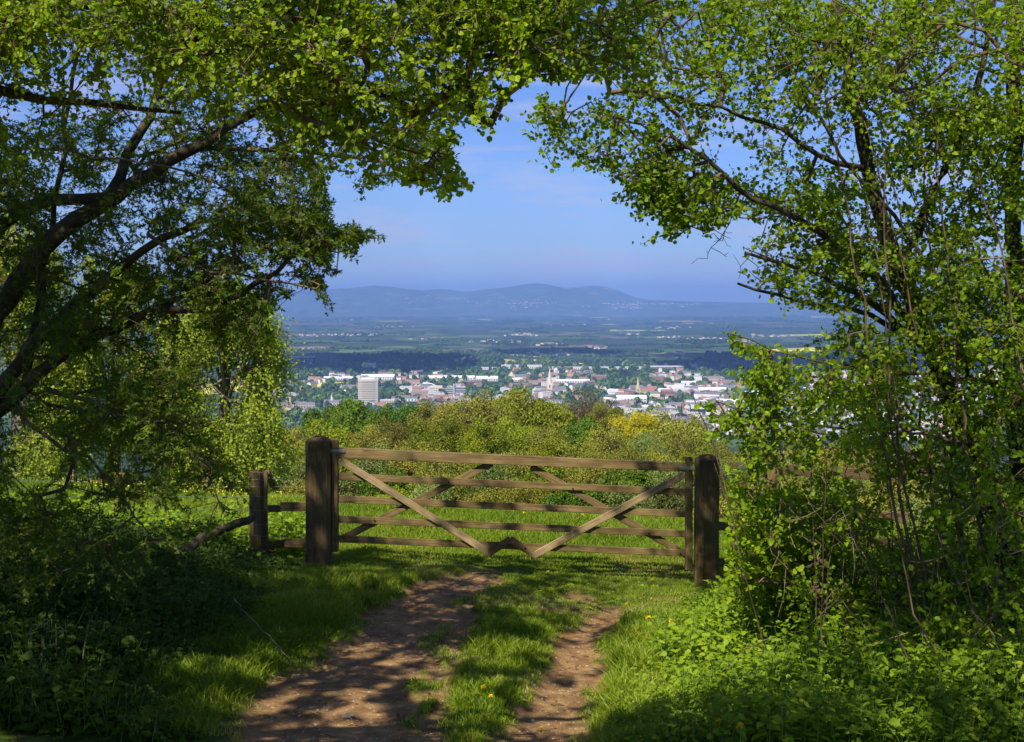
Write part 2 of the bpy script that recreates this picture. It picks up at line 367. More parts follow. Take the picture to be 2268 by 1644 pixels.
# ------------------------------------------------------------------ growing plants
def inpoly(px, py, poly):
    poly = np.asarray(poly, float); x0, y0 = poly[:, 0], poly[:, 1]; x1, y1 = np.roll(x0, -1), np.roll(y0, -1)
    c = np.zeros(len(px), bool)
    for a, b, cc, d in zip(x0, y0, x1, y1):
        if b == d: continue
        k = ((b > py) != (d > py)) & (px < (cc - a) * (py - b) / (d - b) + a); c ^= k
    return c
def polyarea(poly):
    p = np.asarray(poly, float); return abs(np.sum(p[:, 0] * np.roll(p[:, 1], -1) - np.roll(p[:, 0], -1) * p[:, 1])) / 2
def fill(poly, count, d0, d1, clump=0.0, cs=0.012, seed=0, power=1.0):
    """points inside the solid that the outline cuts out between two distances"""
    p = np.asarray(poly, float); got = []; n = 0
    while n < count:
        x = rng.uniform(p[:, 0].min(), p[:, 0].max(), 4000); y = rng.uniform(p[:, 1].min(), p[:, 1].max(), 4000)
        k = inpoly(x, y, p); x, y = x[k], y[k]
        if clump:
            w = vnoise(x, y, cs, seed + 30) * .65 + vnoise(x, y, cs * 2.6, seed + 31) * .35
            k = rng.random(len(x)) < np.clip((w - clump) * 5, 0.02, 1); x, y = x[k], y[k]
        d = d0 + (d1 - d0) * rng.random(len(x)) ** power
        got.append(P(x, y, d)); n += len(x)
    return np.concatenate(got)[:int(count)]
def limb(pts, r0, r1, step=.16, jit=.012):
    """pts: (zx, zy, distance) -> world polyline with radii"""
    p = np.array([P(a, b, c) for a, b, c in pts]); return wlimb(p, r0, r1, step, jit)
def wlimb(p, r0, r1, step=.16, jit=.012):
    p = np.asarray(p, float)
    sg = np.linalg.norm(np.diff(p, axis=0), axis=1); cs = np.concatenate([[0], np.cumsum(sg)])
    nn = max(3, int(cs[-1] / step)); t = np.linspace(0, cs[-1], nn)
    q = np.stack([np.interp(t, cs, p[:, i]) for i in range(3)], -1)
    for _ in range(2): q[1:-1] = (q[:-2] + 2 * q[1:-1] + q[2:]) / 4
    q[1:-1] += rng.normal(0, jit, (nn - 2, 3))
    return q, r0 + (r1 - r0) * np.linspace(0, 1, nn) ** .8
def grow(limbs, A, step=.22, wander=.06, tip=.0022, expo=.46, sag=0.0):
    """join every point of A to the nearest wood; returns tubes and tips"""
    pos = []; par = []; rad = []; paths = []
    for q, r in limbs:
        b = len(pos)
        for i in range(len(q)): pos.append(q[i]); par.append(b + i - 1 if i else -1); rad.append(r[i])
    n0 = len(pos); cap = n0 + 60 * len(A) + 10
    Pn = np.zeros((cap, 3)); Pn[:n0] = pos; n = n0
    D = np.full(len(A), 1e9)
    for s in range(0, n0, 2000): D = np.minimum(D, np.sqrt(((A[:, None] - Pn[None, s:s + 2000][:, :n0 - s]) ** 2).sum(-1)).min(1))
    tips = []
    for k in np.argsort(D):
        a = A[k]; dd = ((Pn[:n] - a) ** 2).sum(1); j = int(dd.argmin()); dist = math.sqrt(dd[j])
        if dist < .03: continue
        m_ = max(1, min(50, int(round(dist / step)))); t = np.linspace(0, 1, m_ + 1)[1:, None]
        seg = Pn[j] * (1 - t) + a * t
        bend = rng.normal(0, wander * dist, 3); seg += bend * (t * (1 - t)) * 2.0
        seg[:, 2] += sag * dist * (t[:, 0] * (1 - t[:, 0])) * 2
        if m_ > 1: seg[:-1] += rng.normal(0, .010, (m_ - 1, 3))
        path = [j]
        for i in range(m_):
            Pn[n] = seg[i]; par.append(path[-1]); rad.append(0.0); path.append(n); n += 1
        paths.append(path); tips.append((seg[-1], seg[-1] - Pn[path[-2]]))
    cnt = np.zeros(n); 
    for p in paths: cnt[p[-1]] += 1
    for i in range(n - 1, n0 - 1, -1):
        if par[i] >= 0: cnt[par[i]] += cnt[i]
    rad = np.array(rad); tw = tip * np.maximum(cnt, 1) ** expo; rad[n0:] = tw[n0:]
    tubes = [(q, r) for q, r in limbs]
    for p in paths:
        r = rad[p].copy(); r[0] = min(r[0], r[1] * 1.25) if len(r) > 1 else r[0]
        tubes.append((Pn[p], r))
    T = np.array([t[0] for t in tips]); Dr = np.array([t[1] for t in tips]); Dr /= np.linalg.norm(Dr, axis=1)[:, None] + 1e-9
    return tubes, T, Dr
def tubemesh(name, tubes, mats, minsides=3, split=None):
    Vs = []; Fs = []; mi = []; b = 0
    for q, r in tubes:
        q = np.asarray(q); r = np.asarray(r); n = len(q)
        k = 9 if r.max() > .035 else (5 if r.max() > .012 else minsides)
        t = np.gradient(q, axis=0); t /= np.linalg.norm(t, axis=1)[:, None] + 1e-9
        up = np.where(np.abs(t[:, 2:3]) > .9, [[1., 0, 0]], [[0, 0, 1.]])
        s = np.cross(t, up); s /= np.linalg.norm(s, axis=1)[:, None] + 1e-9; w = np.cross(t, s)
        a = np.arange(k) / k * 2 * math.pi
        rr = r[:, None, None]
        if k == 9: rr = rr * (1 + .10 * np.sin(a * 3 + q[:, :1] * 9) + .06 * np.sin(a * 5 + q[:, 2:3] * 14))[:, :, None]
        ring = q[:, None] + rr * (np.cos(a)[None, :, None] * s[:, None] + np.sin(a)[None, :, None] * w[:, None])
        Vs.append(ring.reshape(-1, 3)); i = b + np.arange(n * k).reshape(n, k); j = np.roll(i, -1, 1)
        f = np.stack([i[:-1], j[:-1], j[1:], i[1:]], -1).reshape(-1, 4); Fs.append(f)
        mi.append(np.full(len(f), 0 if (split is None or r.max() > split) else 1)); b += n * k
    return npmesh(name, np.concatenate(Vs), [np.concatenate(Fs)], mats, True, np.concatenate(mi))
# leaf shapes: (u along, v across, w up), faces
ROUND = (np.array([(0, 0, 0), (.22, .40, .09), (.62, .42, .10), (1, 0, -.04), (.62, -.42, .10), (.22, -.40, .09), (.55, 0, -.02)]), [np.array([[0, 6, 2, 1], [6, 3, 2, 2]])[:1], np.array([[6, 3, 2], [6, 4, 3]]), np.array([[0, 5, 4, 6]])])
LOBED = (np.array([(0, 0, 0), (.30, .10, .02), (.95, .28, .0), (.62, .16, .04), (1.05, 0, -.05), (.62, -.16, .04), (.95, -.28, .0), (.30, -.10, .02), (.42, .55, .03), (.42, -.55, .03), (.5, 0, 0), (.12, .18, .02), (.12, -.18, .02)]),
         [np.array([[0, 1, 8, 11], [0, 12, 9, 7], [1, 10, 3, 2], [7, 6, 5, 10], [10, 5, 4, 3]]), np.array([[0, 7, 10], [0, 10, 1]])])
RHOMB = (np.array([(0, 0, 0), (.45, .36, .05), (1, 0, 0), (.45, -.36, .05)]), [np.array([[0, 3, 2, 1]])])
LANCE = (np.array([(0, 0, 0), (.25, .24, .06), (.6, .22, .05), (1, 0, -.12), (.6, -.22, .05), (.25, -.24, .06)]), [np.array([[0, 3, 2, 1], [0, 5, 4, 3]])])
NETTLE = (np.array([(0, 0, 0), (.12, .30, .05), (.3, .26, .05), (.38, .34, .05), (.55, .2, .03), (.62, .25, .03), (1, 0, -.15), (.62, -.25, .03), (.55, -.2, .03), (.38, -.34, .05), (.3, -.26, .05), (.12, -.30, .05), (.5, 0, -.02)]),
          [np.array([[0, 12, 2, 1], [2, 12, 4, 3], [4, 12, 6, 5], [0, 11, 10, 12], [10, 9, 8, 12], [8, 7, 6, 12]])])
def leaves(name, shape, pos, dr, nrm, size, mat, rnd=None):
    T, fs = shape; N = len(pos)
    u = dr / (np.linalg.norm(dr, axis=1)[:, None] + 1e-9); v = np.cross(nrm, u); v /= np.linalg.norm(v, axis=1)[:, None] + 1e-9; w = np.cross(u, v)
    V = pos[:, None] + size[:, None, None] * (T[None, :, 0:1] * u[:, None] + T[None, :, 1:2] * v[:, None] + T[None, :, 2:3] * w[:, None])
    off = (np.arange(N) * len(T))[:, None, None]
    F_ = [(f[None] + off).reshape(-1, f.shape[1]) for f in fs]
    rnd = rng.random(N) if rnd is None else rnd
    return npmesh(name, V.reshape(-1, 3), F_, mat, False, rnd=np.repeat(rnd, len(T)))
OPEN = [(560,965),(585,905),(627,862),(628,825),(605,790),(592,768),(606,757),(600,738),(585,700),(598,690),(628,688),(612,662),(650,655),(640,625),(690,640),(705,655),(722,686),(732,684),(720,640),(712,600),(735,610),(749,604),(735,580),(740,545),(770,560),(785,586),(793,580),(785,550),(800,530),(852,531),(850,523),(800,508),(760,500),(740,510),(730,470),(728,420),(715,395),(720,385),(765,385),(790,447),(805,440),(800,420),(850,415),(880,400),(950,420),(990,447),(1003,440),(1000,425),(1045,418),(1030,395),(1010,360),(1000,330),(985,320),(1020,320),(1018,300),(970,270),(1060,290),(1080,305),(1100,300),(1090,275),(1105,262),(1130,265),(1105,240),(1130,215),(1100,190),(1085,170),(1120,175),(1150,195),(1200,165),(1215,190),(1260,178),(1300,170),(1350,180),(1400,178),(1365,195),(1330,215),(1290,235),(1230,240),(1210,205),(1195,215),(1180,245),(1160,245),(1165,275),(1150,290),(1165,305),(1200,310),(1190,335),(1210,350),(1180,358),(1210,378),(1280,370),(1340,380),(1375,400),(1395,420),(1370,428),(1330,452),(1340,458),(1395,440),(1410,455),(1385,490),(1420,495),(1440,480),(1470,490),(1465,515),(1420,520),(1393,545),(1400,556),(1435,553),(1450,540),(1500,525),(1540,500),(1560,525),(1600,500),(1640,470),(1680,490),(1720,480),(1700,510),(1655,525),(1665,545),(1640,560),(1700,590),(1640,600),(1680,620),(1630,628),(1700,655),(1720,680),(1690,690),(1700,720),(1720,715),(1740,690),(1800,680),(1850,700),(1840,735),(1790,745),(1770,760),(1710,770),(1660,760),(1620,725),(1605,735),(1610,760),(1640,790),(1690,815),(1620,815),(1605,840),(1650,850),(1700,880),(1640,875),(1600,860),(1640,905),(1560,885),(1545,890),(1575,925),(1600,950),(1560,965),(1570,975),(1640,990),(1612,1030),(1612,1290),(1500,1300),(570,1280)]
def seen(p):
    """where a world point stands in the view"""
    c_, s_ = math.cos(PITCH), math.sin(PITCH); y = p[:, 1]; z = p[:, 2] - CAMZ
    dep = y * c_ - z * s_; up = y * s_ + z * c_; dep = np.where(dep < .3, .3, dep)
    return CX + p[:, 0] / dep * F, CY - up / dep * F, y > .5
LITG = [[(640, 1480), (760, 1400), (1000, 1330), (1180, 1330), (1020, 1440), (980, 1560), (900, 1600), (560, 1600)], [(1180, 1300), (1560, 1290), (1640, 1330), (1760, 1500), (1560, 1560), (1300, 1600), (1200, 1640), (1130, 1560), (1230, 1450), (1180, 1380)], [(870, 1130), (1480, 1150), (1480, 1275), (1000, 1262), (870, 1262)], [(940, 1540), (1120, 1500), (1160, 1660), (950, 1660)]]
LITV = [(14.8, [(760, 990), (1500, 1020), (1500, 1240), (790, 1240)]), (12.3, [(1600, 1020), (1930, 1000), (1960, 1330), (1600, 1330)]), (10.8, [(1450, 100), (2300, 100), (2300, 1000), (1850, 1000), (1600, 600), (1450, 400)]), (8.3, [(0, 0), (1150, 0), (1100, 250), (0, 260)]), (9.8, [(560, 420), (860, 440), (740, 680), (580, 740)])]
def keep_leaf(pos, prune=True):
    zx, zy, fr = seen(pos); k = np.ones(len(pos), bool)
    if prune: k &= ~(inpoly(zx + rng.normal(0, 4, len(zx)), zy + rng.normal(0, 4, len(zx)), OPEN) & fr)
    out_ = (~fr) | (zx < -12) | (zx > 2280) | (zy < -12)
    g = pos - S[None] * (pos[:, 2:3] / S[2]); gx, gy, gf = seen(g)
    dap = vnoise(gx, gy * 2.3, .016, 41) * .55 + vnoise(gx, gy * 2.3, .04, 42) * .45
    lit = np.zeros(len(pos), bool)
    for i, q in enumerate(LITG): lit |= inpoly(gx, gy, q) & (dap < (.46 if i == 0 else .62))
    for d, q in LITV:
        t = (pos[:, 1] - d) / S[1]; h = pos - S[None] * t[:, None]; vx, vy, vf = seen(h)
        dp = vnoise(vx, vy, .018, 43 + int(d))
        lit |= inpoly(vx, vy, q) & (pos[:, 1] < d) & (dp < (.43 if d > 14 else .74))
    return k & ~(lit & out_)
def unit(a): return a / (np.linalg.norm(a, axis=-1, keepdims=True) + 1e-9)
def sprays(T, D, n_side=3, k=9, length=.32, size=.05, spread=.7, droop=-.15, flat=.55, szvar=.42, up=(0, 0, 1.), prune=True):
    """leafy shoots around each tip; returns leaf pos, dir, normal, size and the shoot tubes"""
    Tn = np.repeat(T, n_side, 0); Dn = np.repeat(D, n_side, 0); n = len(Tn)
    Dn = unit(Dn + rng.normal(0, spread, (n, 3)) * [1, 1, .6] + [0, 0, droop])
    Ln = length * rng.uniform(.6, 1.25, n)
    N0 = unit(np.array(up)[None] + rng.normal(0, flat, (n, 3)))
    side = unit(np.cross(N0, Dn)); N0 = np.cross(Dn, side)
    t = (np.arange(k) + .6) / k
    bend = np.array([0, 0, droop * .5])
    pos = Tn[:, None] + Dn[:, None] * (Ln[:, None] * t[None])[..., None] + bend * ((t ** 2)[None] * Ln[:, None])[..., None]
    sg = np.where(np.arange(k) % 2, 1, -1) * 1.0
    dr = Dn[:, None] * .55 + side[:, None] * sg[None, :, None] * .9 + rng.normal(0, .38, (n, k, 3)) + [0, 0, droop * .8]
    nm = N0[:, None] + rng.normal(0, flat, (n, k, 3))
    sz = size * rng.uniform(1 - szvar, 1 + szvar, (n, k)) * (1 - .35 * t[None] ** 3)
    kk = keep_leaf(pos.reshape(-1, 3), prune).reshape(n, k); ks = kk.mean(1) > .9
    pos, dr, nm, sz = pos[kk], dr[kk], nm[kk], sz[kk]
    shoots = [(np.stack([Tn[i], Tn[i] + Dn[i] * Ln[i] * .55 + bend * .3 * Ln[i], Tn[i] + Dn[i] * Ln[i] + bend * Ln[i]]), np.array([.0022, .0016, .001])) for i in range(n) if ks[i]]
    return pos.reshape(-1, 3), dr.reshape(-1, 3), nm.reshape(-1, 3), sz.reshape(-1), shoots
def plant(name, loc, label, cat, limbs, A, leafkw, shape, leafmat_, wood='trunk', group=None, twigmat=None, growkw={}, crown='crown', bark=None, clusters=True):
    root = empty(name, loc); tag(root, label, cat, group); L0 = np.array(loc)
    if leafkw.get('prune', True):
        ax, ay, af = seen(A); A = A[~(inpoly(ax, ay, OPEN) & af)]
    tubes, T, D = grow(limbs, A, **growkw)
    lp, ld, ln, ls, sh = sprays(T, D, **leafkw)
    big = [(q - L0, r) for q, r in tubes if r.max() > .022]; small = [(q - L0, r) for q, r in tubes if r.max() <= .022] + [(q - L0, r) for q, r in sh]
    if big: link(wood, tubemesh(wood, big, bark or M['bark']), root)
    if small: link('twigs', tubemesh('twigs', small, twigmat or M['twig']), root)
    # neighbouring leaves share a tone
    rr = np.clip(.5 * vnoise(lp[:, 0] * 1.0 + lp[:, 1] * .6, lp[:, 2], 2.2, 77) + .5 * rng.random(len(lp)), 0, 1)
    link(crown, leaves(crown, shape, lp - L0, ld, ln, ls, leafmat_, rr), root)
    return root

# ------------------------------------------------------------------ timber and steel work
GD = 14.87
def timber(name, a, b, w, t, mat, parent, ch=.006, roll=None, taper=None, loc0=(0, 0, 0)):
    """board from a to b (world), w across in the picture plane, t deep; origin at a, grain along local x"""
    a = Vector(a); b = Vector(b); L_ = (b - a).length
    bm = bmesh.new(); bmesh.ops.create_cube(bm, size=1)
    for v in bm.verts:
        k = 1.0
        if taper and v.co.x > 0: k = taper
        v.co = Vector(((v.co.x + .5) * L_, v.co.y * t, v.co.z * w * k))
    bmesh.ops.bevel(bm, geom=bm.edges[:], offset=ch, segments=1, affect='EDGES')
    me = bpy.data.meshes.new(name); bm.to_mesh(me); bm.free(); me.materials.append(mat)
    o = link(name, me, parent)
    x = (b - a).normalized(); y = Vector((0, 1, 0)) - x * x.y; y.normalize(); z = x.cross(y)
    Mx = Matrix((x, y, z)).transposed().to_4x4(); Mx.translation = a - Vector(loc0)
    o.matrix_local = Mx
    return o
def gp(zx, zy, d=GD): return P(zx, zy, d)
def square_post(name, label, zx0, zx1, ztop, zbase, d, deep, mat, cap=.05, group=None, cat='gate post', lean=0, flare=0, chy=.028):
    """four-square post with weathered (pyramid) top; local x runs up the post"""
    c = P((zx0 + zx1) / 2, zbase, d); w = (zx1 - zx0) / F * d; h = (zbase - ztop) / F * d
    bm = bmesh.new(); bmesh.ops.create_cube(bm, size=1)
    for v in bm.verts:
        v.co = Vector(((v.co.x + .5) * (h + .45 - cap) - .45, v.co.y * deep, v.co.z * w * (1 + (flare if v.co.x < 0 else 0))))
    ed = [e for e in bm.edges if abs((e.verts[0].co - e.verts[1].co).normalized().x) > .9]
    bmesh.ops.bevel(bm, geom=ed, offset=chy, segments=1 if chy < .03 else 3, affect='EDGES')
    topf = max((f for f in bm.faces), key=lambda f: f.calc_center_median().x)
    r = bmesh.ops.inset_individual(bm, faces=[topf], thickness=w * .43); 
    for v in topf.verts: v.co.x += cap
    bmesh.ops.subdivide_edges(bm, edges=[e for e in bm.edges if abs((e.verts[0].co - e.verts[1].co).normalized().x) > .9 and (e.verts[0].co - e.verts[1].co).length > .5], cuts=9)
    for v in bm.verts:
        k = vnoise(v.co.x * 3, v.co.y * 9 + v.co.z * 7, 1.2, 5) - .5
        v.co.z += float(k) * .010; v.co.y += float(k) * .006
    me = bpy.data.meshes.new(name); bm.to_mesh(me); bm.free(); me.materials.append(mat)
    o = bpy.data.objects.new(name, me); C.collection.objects.link(o)
    # local x -> world z, local z -> world x (across)
    Mx = Matrix(((0, 0, 1), (0, 1, 0), (1, 0, 0))).to_4x4()
    Mx = Matrix(((math.sin(lean), 0, 1, c[0]), (0, 1, 0, c[1]), (1, 0, -math.sin(lean), c[2]), (0, 0, 0, 1)))
    o.matrix_world = Mx
    tag(o, label, cat, group)
    return o
pl = square_post('gate_post', 'square brown gate post with pointed cap at the left end of the gate', 680, 734, 962, 1266, 14.84, .2, M['post'], group='posts the five bar gate hangs between', flare=.04)
pr = square_post('gate_post', 'square brown gate post with pointed cap at the right end of the gate', 1538, 1589, 1003, 1304, 14.84, .2, M['post'], group='posts the five bar gate hangs between', flare=.05)

gate = empty('field_gate', tuple(P(1134, 1250, GD)))
tag(gate, 'wooden five bar field gate with crossed braces closed across the track', 'gate')
gl = tuple(gate.location)
for nm, x0, x1, y0, y1 in (('stile', 734, 750, 972, 1222), ('stile', 1518, 1533, 1012, 1263)):
    a = gp((x0 + x1) / 2, y1); b = gp((x0 + x1) / 2, y0)
    o = timber(nm, a, b, .076, .075, M['timber'], gate, .012, loc0=gl)
def rail(y0, y1, wl, wr, x0=749, x1=1519, dy=0, t=.028, mat='timber', name='rail'):
    return timber(name, gp(x0, y0, GD + dy), gp(x1, y1, GD + dy), wl / 211.8, t, M[mat], gate, .004, taper=wr / wl, loc0=gl)
rail(1003, 1035, 24, 19, 749, 1519, 0, .07, name='top_rail')
rail(1055.5, 1090, 15.5, 15); rail(1105.5, 1138.5, 15.5, 15); rail(1150, 1182.5, 15.5, 15); rail(1193.5, 1225, 15.5, 15)
fb = -.030
def brace(a, b, dy, mat='brace', w=15.5, t=.028, name='brace'):
    return timber(name, gp(a[0], a[1], GD + dy), gp(b[0], b[1], GD + dy), w / 211.8, t, M[mat], gate, .004, loc0=gl)
BL = brace((753, 1019), (1089, 1228), fb); BR = brace((1516, 1051), (1181, 1231), fb)
brace((1082, 1226), (1131, 1194), fb - .002, 'timber'); brace((1129, 1194), (1188, 1232), fb + .001, 'timber')
brace((1089, 1026), (752, 1196), -fb, 'timber'); brace((1176, 1034), (1520, 1229), -fb, 'timber')
def bolt(zx, zy, dy, parent, l0, r=.010):
    bm = bmesh.new(); bmesh.ops.create_cone(bm, cap_ends=True, segments=8, radius1=r, radius2=r * .7, depth=.014)
    bmesh.ops.rotate(bm, verts=bm.verts, matrix=Matrix.Rotation(R(90), 3, 'X'))
    me = bpy.data.meshes.new('bolt'); bm.to_mesh(me); bm.free(); me.materials.append(M['bolt'])
    pos = Vector(P(zx, zy, GD + dy)) - Vector(l0)
    o = link('bolt', me, parent)
    o.matrix_local = Matrix.Translation(pos) if parent is gate else parent.matrix_local.inverted() @ Matrix.Translation(pos)
for zx, zy, k in [(817.4, 1058, 1), (905, 1113, 1), (980, 1160.5, 1), (1036, 1192, 1), (994, 1068, 0), (830, 1153, 0), (761, 1192, 0), (1269, 1083, 0), (1450, 1088.5, 1), (1360, 1136.5, 1), (1284, 1178, 1), (1437, 1183, 0), (1507, 1227, 0), (1163, 1214, 1), (1076, 1217, 1), (1352, 1137.8, 1)]:
    bolt(zx, zy, fb - .02 if k else -.02, (BL if zx < 1100 else BR) if k and zx != 1163 else gate, gl)
for (x0, x1, yy) in ((731, 764, 998.5), (1504, 1537, 1037)):
    o = timber('hinge_strap', gp(x0, yy, GD - .043), gp(x1, yy + 1, GD - .043), .032, .006, M['steel'], gate, .0015, loc0=gl)
    for q in (.3, .62, .88): 
        bolt(x0 + (x1 - x0) * q, yy + .5, -.050, o, gl, .0055)

# the left return fence
fpost = square_post('fence_post', 'thick dark fence post wound with wire at the left of the gate', 554, 594, 1040, 1248, 14.9, .19, M['post'], cap=.012, cat='fence post', lean=.0, chy=.06)
def wind(parent, zx0, zx1, ylist, d):
    inv = parent.matrix_world.inverted()
    tubes = []
    c = P((zx0 + zx1) / 2, 1150, d); w = (zx1 - zx0) / F * d / 2 + .004
    for yy in ylist:
        z = P(0, yy, d)[2]; a = np.linspace(0, 2 * math.pi, 17)
        q = np.stack([c[0] + w * np.sign(np.cos(a)) * np.abs(np.cos(a)) ** .5, c[1] + .10 * np.sign(np.sin(a)) * np.abs(np.sin(a)) ** .5, z + .006 * np.sin(a * 2)], -1)
        q = np.array([inv @ Vector(v) for v in q]); link('wire_winding', tubemesh('wire_winding', [(q, np.full(17, .0022))], M['wire']), parent)
wind(fpost, 555, 593, [1060, 1076, 1097, 1128, 1158, 1184, 1212], 14.9)
st = timber('fence_strut', P(589, 1046, 15.0), P(611, 1082, 15.5), .075, .04, M['timber'], None, .004)
tag(st, 'short diagonal timber strut nailed behind the wire wound fence post', 'strut')
railL = empty('rail_fence', tuple(P(640, 1200, 14.95))); tag(railL, 'two bar timber fence between the wire wound post and the left gate post', 'fence')
ll = tuple(railL.location)
timber('rail', P(594, 1127, 15.0), P(624, 1126, 15.0), .075, .035, M['timber'], railL, .004, loc0=ll)
timber('rail', P(621, 1122.5, 14.94), P(682, 1122, 14.94), .095, .035, M['timber'], railL, .004, loc0=ll)
timber('rail', P(592, 1207, 15.0), P(640, 1204, 15.0), .085, .035, M['timber'], railL, .004, loc0=ll)
timber('rail', P(630, 1202, 14.94), P(682, 1204, 14.94), .09, .035, M['timber'], railL, .004, loc0=ll)
railR = empty('rail_fence', tuple(P(1700, 1250, 15.1))); tag(railR, 'timber rails running off from the right gate post into the bush', 'fence')
lr = tuple(railR.location)
timber('rail', P(1588, 1165, 14.95), P(1760, 1172, 15.6), .09, .035, M['timber'], railR, .004, loc0=lr)
timber('rail', P(1588, 1246, 14.95), P(1760, 1250, 15.6), .09, .035, M['timber'], railR, .004, loc0=lr)

def wirerun(pts, r=.0022, barbs=True, sag=.02):
    q, _ = wlimb(np.array([P(*p) for p in pts]), r, r, .12, .002)
    tubes = [(q, np.full(len(q), r))]
    if barbs:
        for i in range(1, len(q) - 1):
            d = rng.normal(0, 1, 3); d /= np.linalg.norm(d); tubes.append((np.stack([q[i] - d * .018, q[i] + d * .018]), np.array([.0016, .0016])))
    return tubes
def wirething(name, label, cat, loc, tubes, group=None):
    L0 = np.array(loc); o = link(name, tubemesh(name, [(q - L0, r) for q, r in tubes], M['wire']), None, loc); tag(o, label, cat, group); return o
for lab, pts, bb in [('upper barbed wire sagging from the wire wound post to the left gate post', [(592, 1079, 15.0), (625, 1081, 15.0), (682, 1073, 14.9)], True),
    ('lower barbed wire between the wire wound post and the left gate post', [(592, 1168, 15.0), (640, 1172, 15.0), (682, 1166, 14.9)], True),
    ('thin plain wire from the top of the wire wound post to the gate post', [(592, 1058, 15.0), (640, 1070, 15.0), (682, 1069, 14.9)], False),
    ('upper barbed wire running right from the right gate post', [(1588, 1131, 14.95), (1625, 1133, 15.1), (1690, 1128, 15.4)], True),
    ('lower barbed wire running right from the right gate post', [(1588, 1215, 14.95), (1640, 1224, 15.1), (1690, 1224, 15.4)], True)]:
    wirething('barbed_wire' if bb else 'plain_wire', lab, 'wire', P(*pts[1]), wirerun(pts, barbs=bb))
wirething('barbed_wire', 'single barbed strand fixed to the gate stile, seen through the left of the gate', 'wire', P(760, 1090, 15.1),
          wirerun([(738, 1087.5, 14.95), (765, 1088, 15.0)], barbs=False))
# stock fence on the left: posts, netting, strands
fp2 = square_post('fence_post', 'leaning mossy round fence post in the stock fence behind the hawthorn leaves', 246, 268, 1044, 1215, 16.6, .11, M['timber'], cap=.01, cat='fence post', lean=.06, chy=.03, group='posts of the stock fence')
fp3 = square_post('fence_post', 'small orange brown fence post standing far back in the left meadow', 157, 165, 1032, 1062, 20.0, .07, M['brace'], cap=.005, cat='fence post', chy=.01, group='posts of the stock fence')
fp4 = square_post('fence_post', 'thin pale fence post far back among the drooping hawthorn leaves', 456, 463, 1046, 1080, 20.0, .06, M['brace'], cap=.005, cat='fence post', chy=.01, group='posts of the stock fence')
tubes = []
for y0, y1 in ((1065, 1062), (1082, 1080), (1101, 1100), (1129, 1129), (1160, 1161), (1185, 1187)):
    tubes += [(t[0], t[1] * (1.25 if y0 > 1085 else 1)) for t in wirerun([(20, y0, 17.6), (256, (y0 + y1) / 2, 16.6), (560, y1, 14.95)], .0020, barbs=y0 < 1095)]
for zx in range(30, 555, 26):
    d = 17.6 - (zx - 20) / 540 * 2.65
    tubes.append((np.stack([P(zx, 1101, d), P(zx + 1, 1145, d), P(zx, 1187, d)]), np.full(3, .0017)))
wirething('stock_fence', 'wire stock fence netting with barbed strands on top along the left meadow', 'fence', P(256, 1180, 16.6), tubes)
# leaning dead log
q, r = limb([(380, 1250, 13.2), (430, 1205, 13.6), (470, 1182, 13.9), (520, 1162, 14.2), (556, 1148, 14.6)], .055, .04, .1, .01)
o = link('dead_log', tubemesh('dead_log', [(q - q[0], r)], M['bark']), None, q[0]); tag(o, 'dark dead log leaning against the wire wound fence post', 'log')

# side gate on the right, half hidden in leaves
sg = empty('side_gate', tuple(P(1800, 1200, 16))); tag(sg, 'small timber side gate half hidden by the bush right of the main gate', 'gate'); sl0 = tuple(sg.location)
timber('top_rail', P(1612, 1031, 15.7), P(1692, 1034, 15.7), .07, .06, M['post'], sg, .004, loc0=sl0)
timber('top_rail', P(1722, 1040, 15.9), P(2010, 1055, 16.2), .12, .06, M['post'], sg, .004, loc0=sl0)
timber('hinge_strap', P(1636, 1034.5, 15.66), P(1693, 1037, 15.66), .05, .006, M['steel'], sg, .001, loc0=sl0)
timber('brace', P(1620, 1088, 15.74), P(1692, 1048, 15.74), .075, .03, M['timber'], sg, .003, loc0=sl0)
timber('rail', P(1646, 1090, 15.7), P(1692, 1092, 15.7), .085, .03, M['post'], sg, .003, loc0=sl0)
timber('rail', P(1722, 1132, 15.9), P(2010, 1146, 16.2), .10, .03, M['timber'], sg, .003, loc0=sl0)
timber('rail', P(1722, 1190, 15.9), P(2010, 1204, 16.2), .10, .03, M['timber'], sg, .003, loc0=sl0)
square_post('gate_post', 'dark timber post of the side gate with leaves climbing over it', 1692, 1723, 1008, 1280, 15.85, .15, M['timber'], cap=.012, group=None, chy=.015)

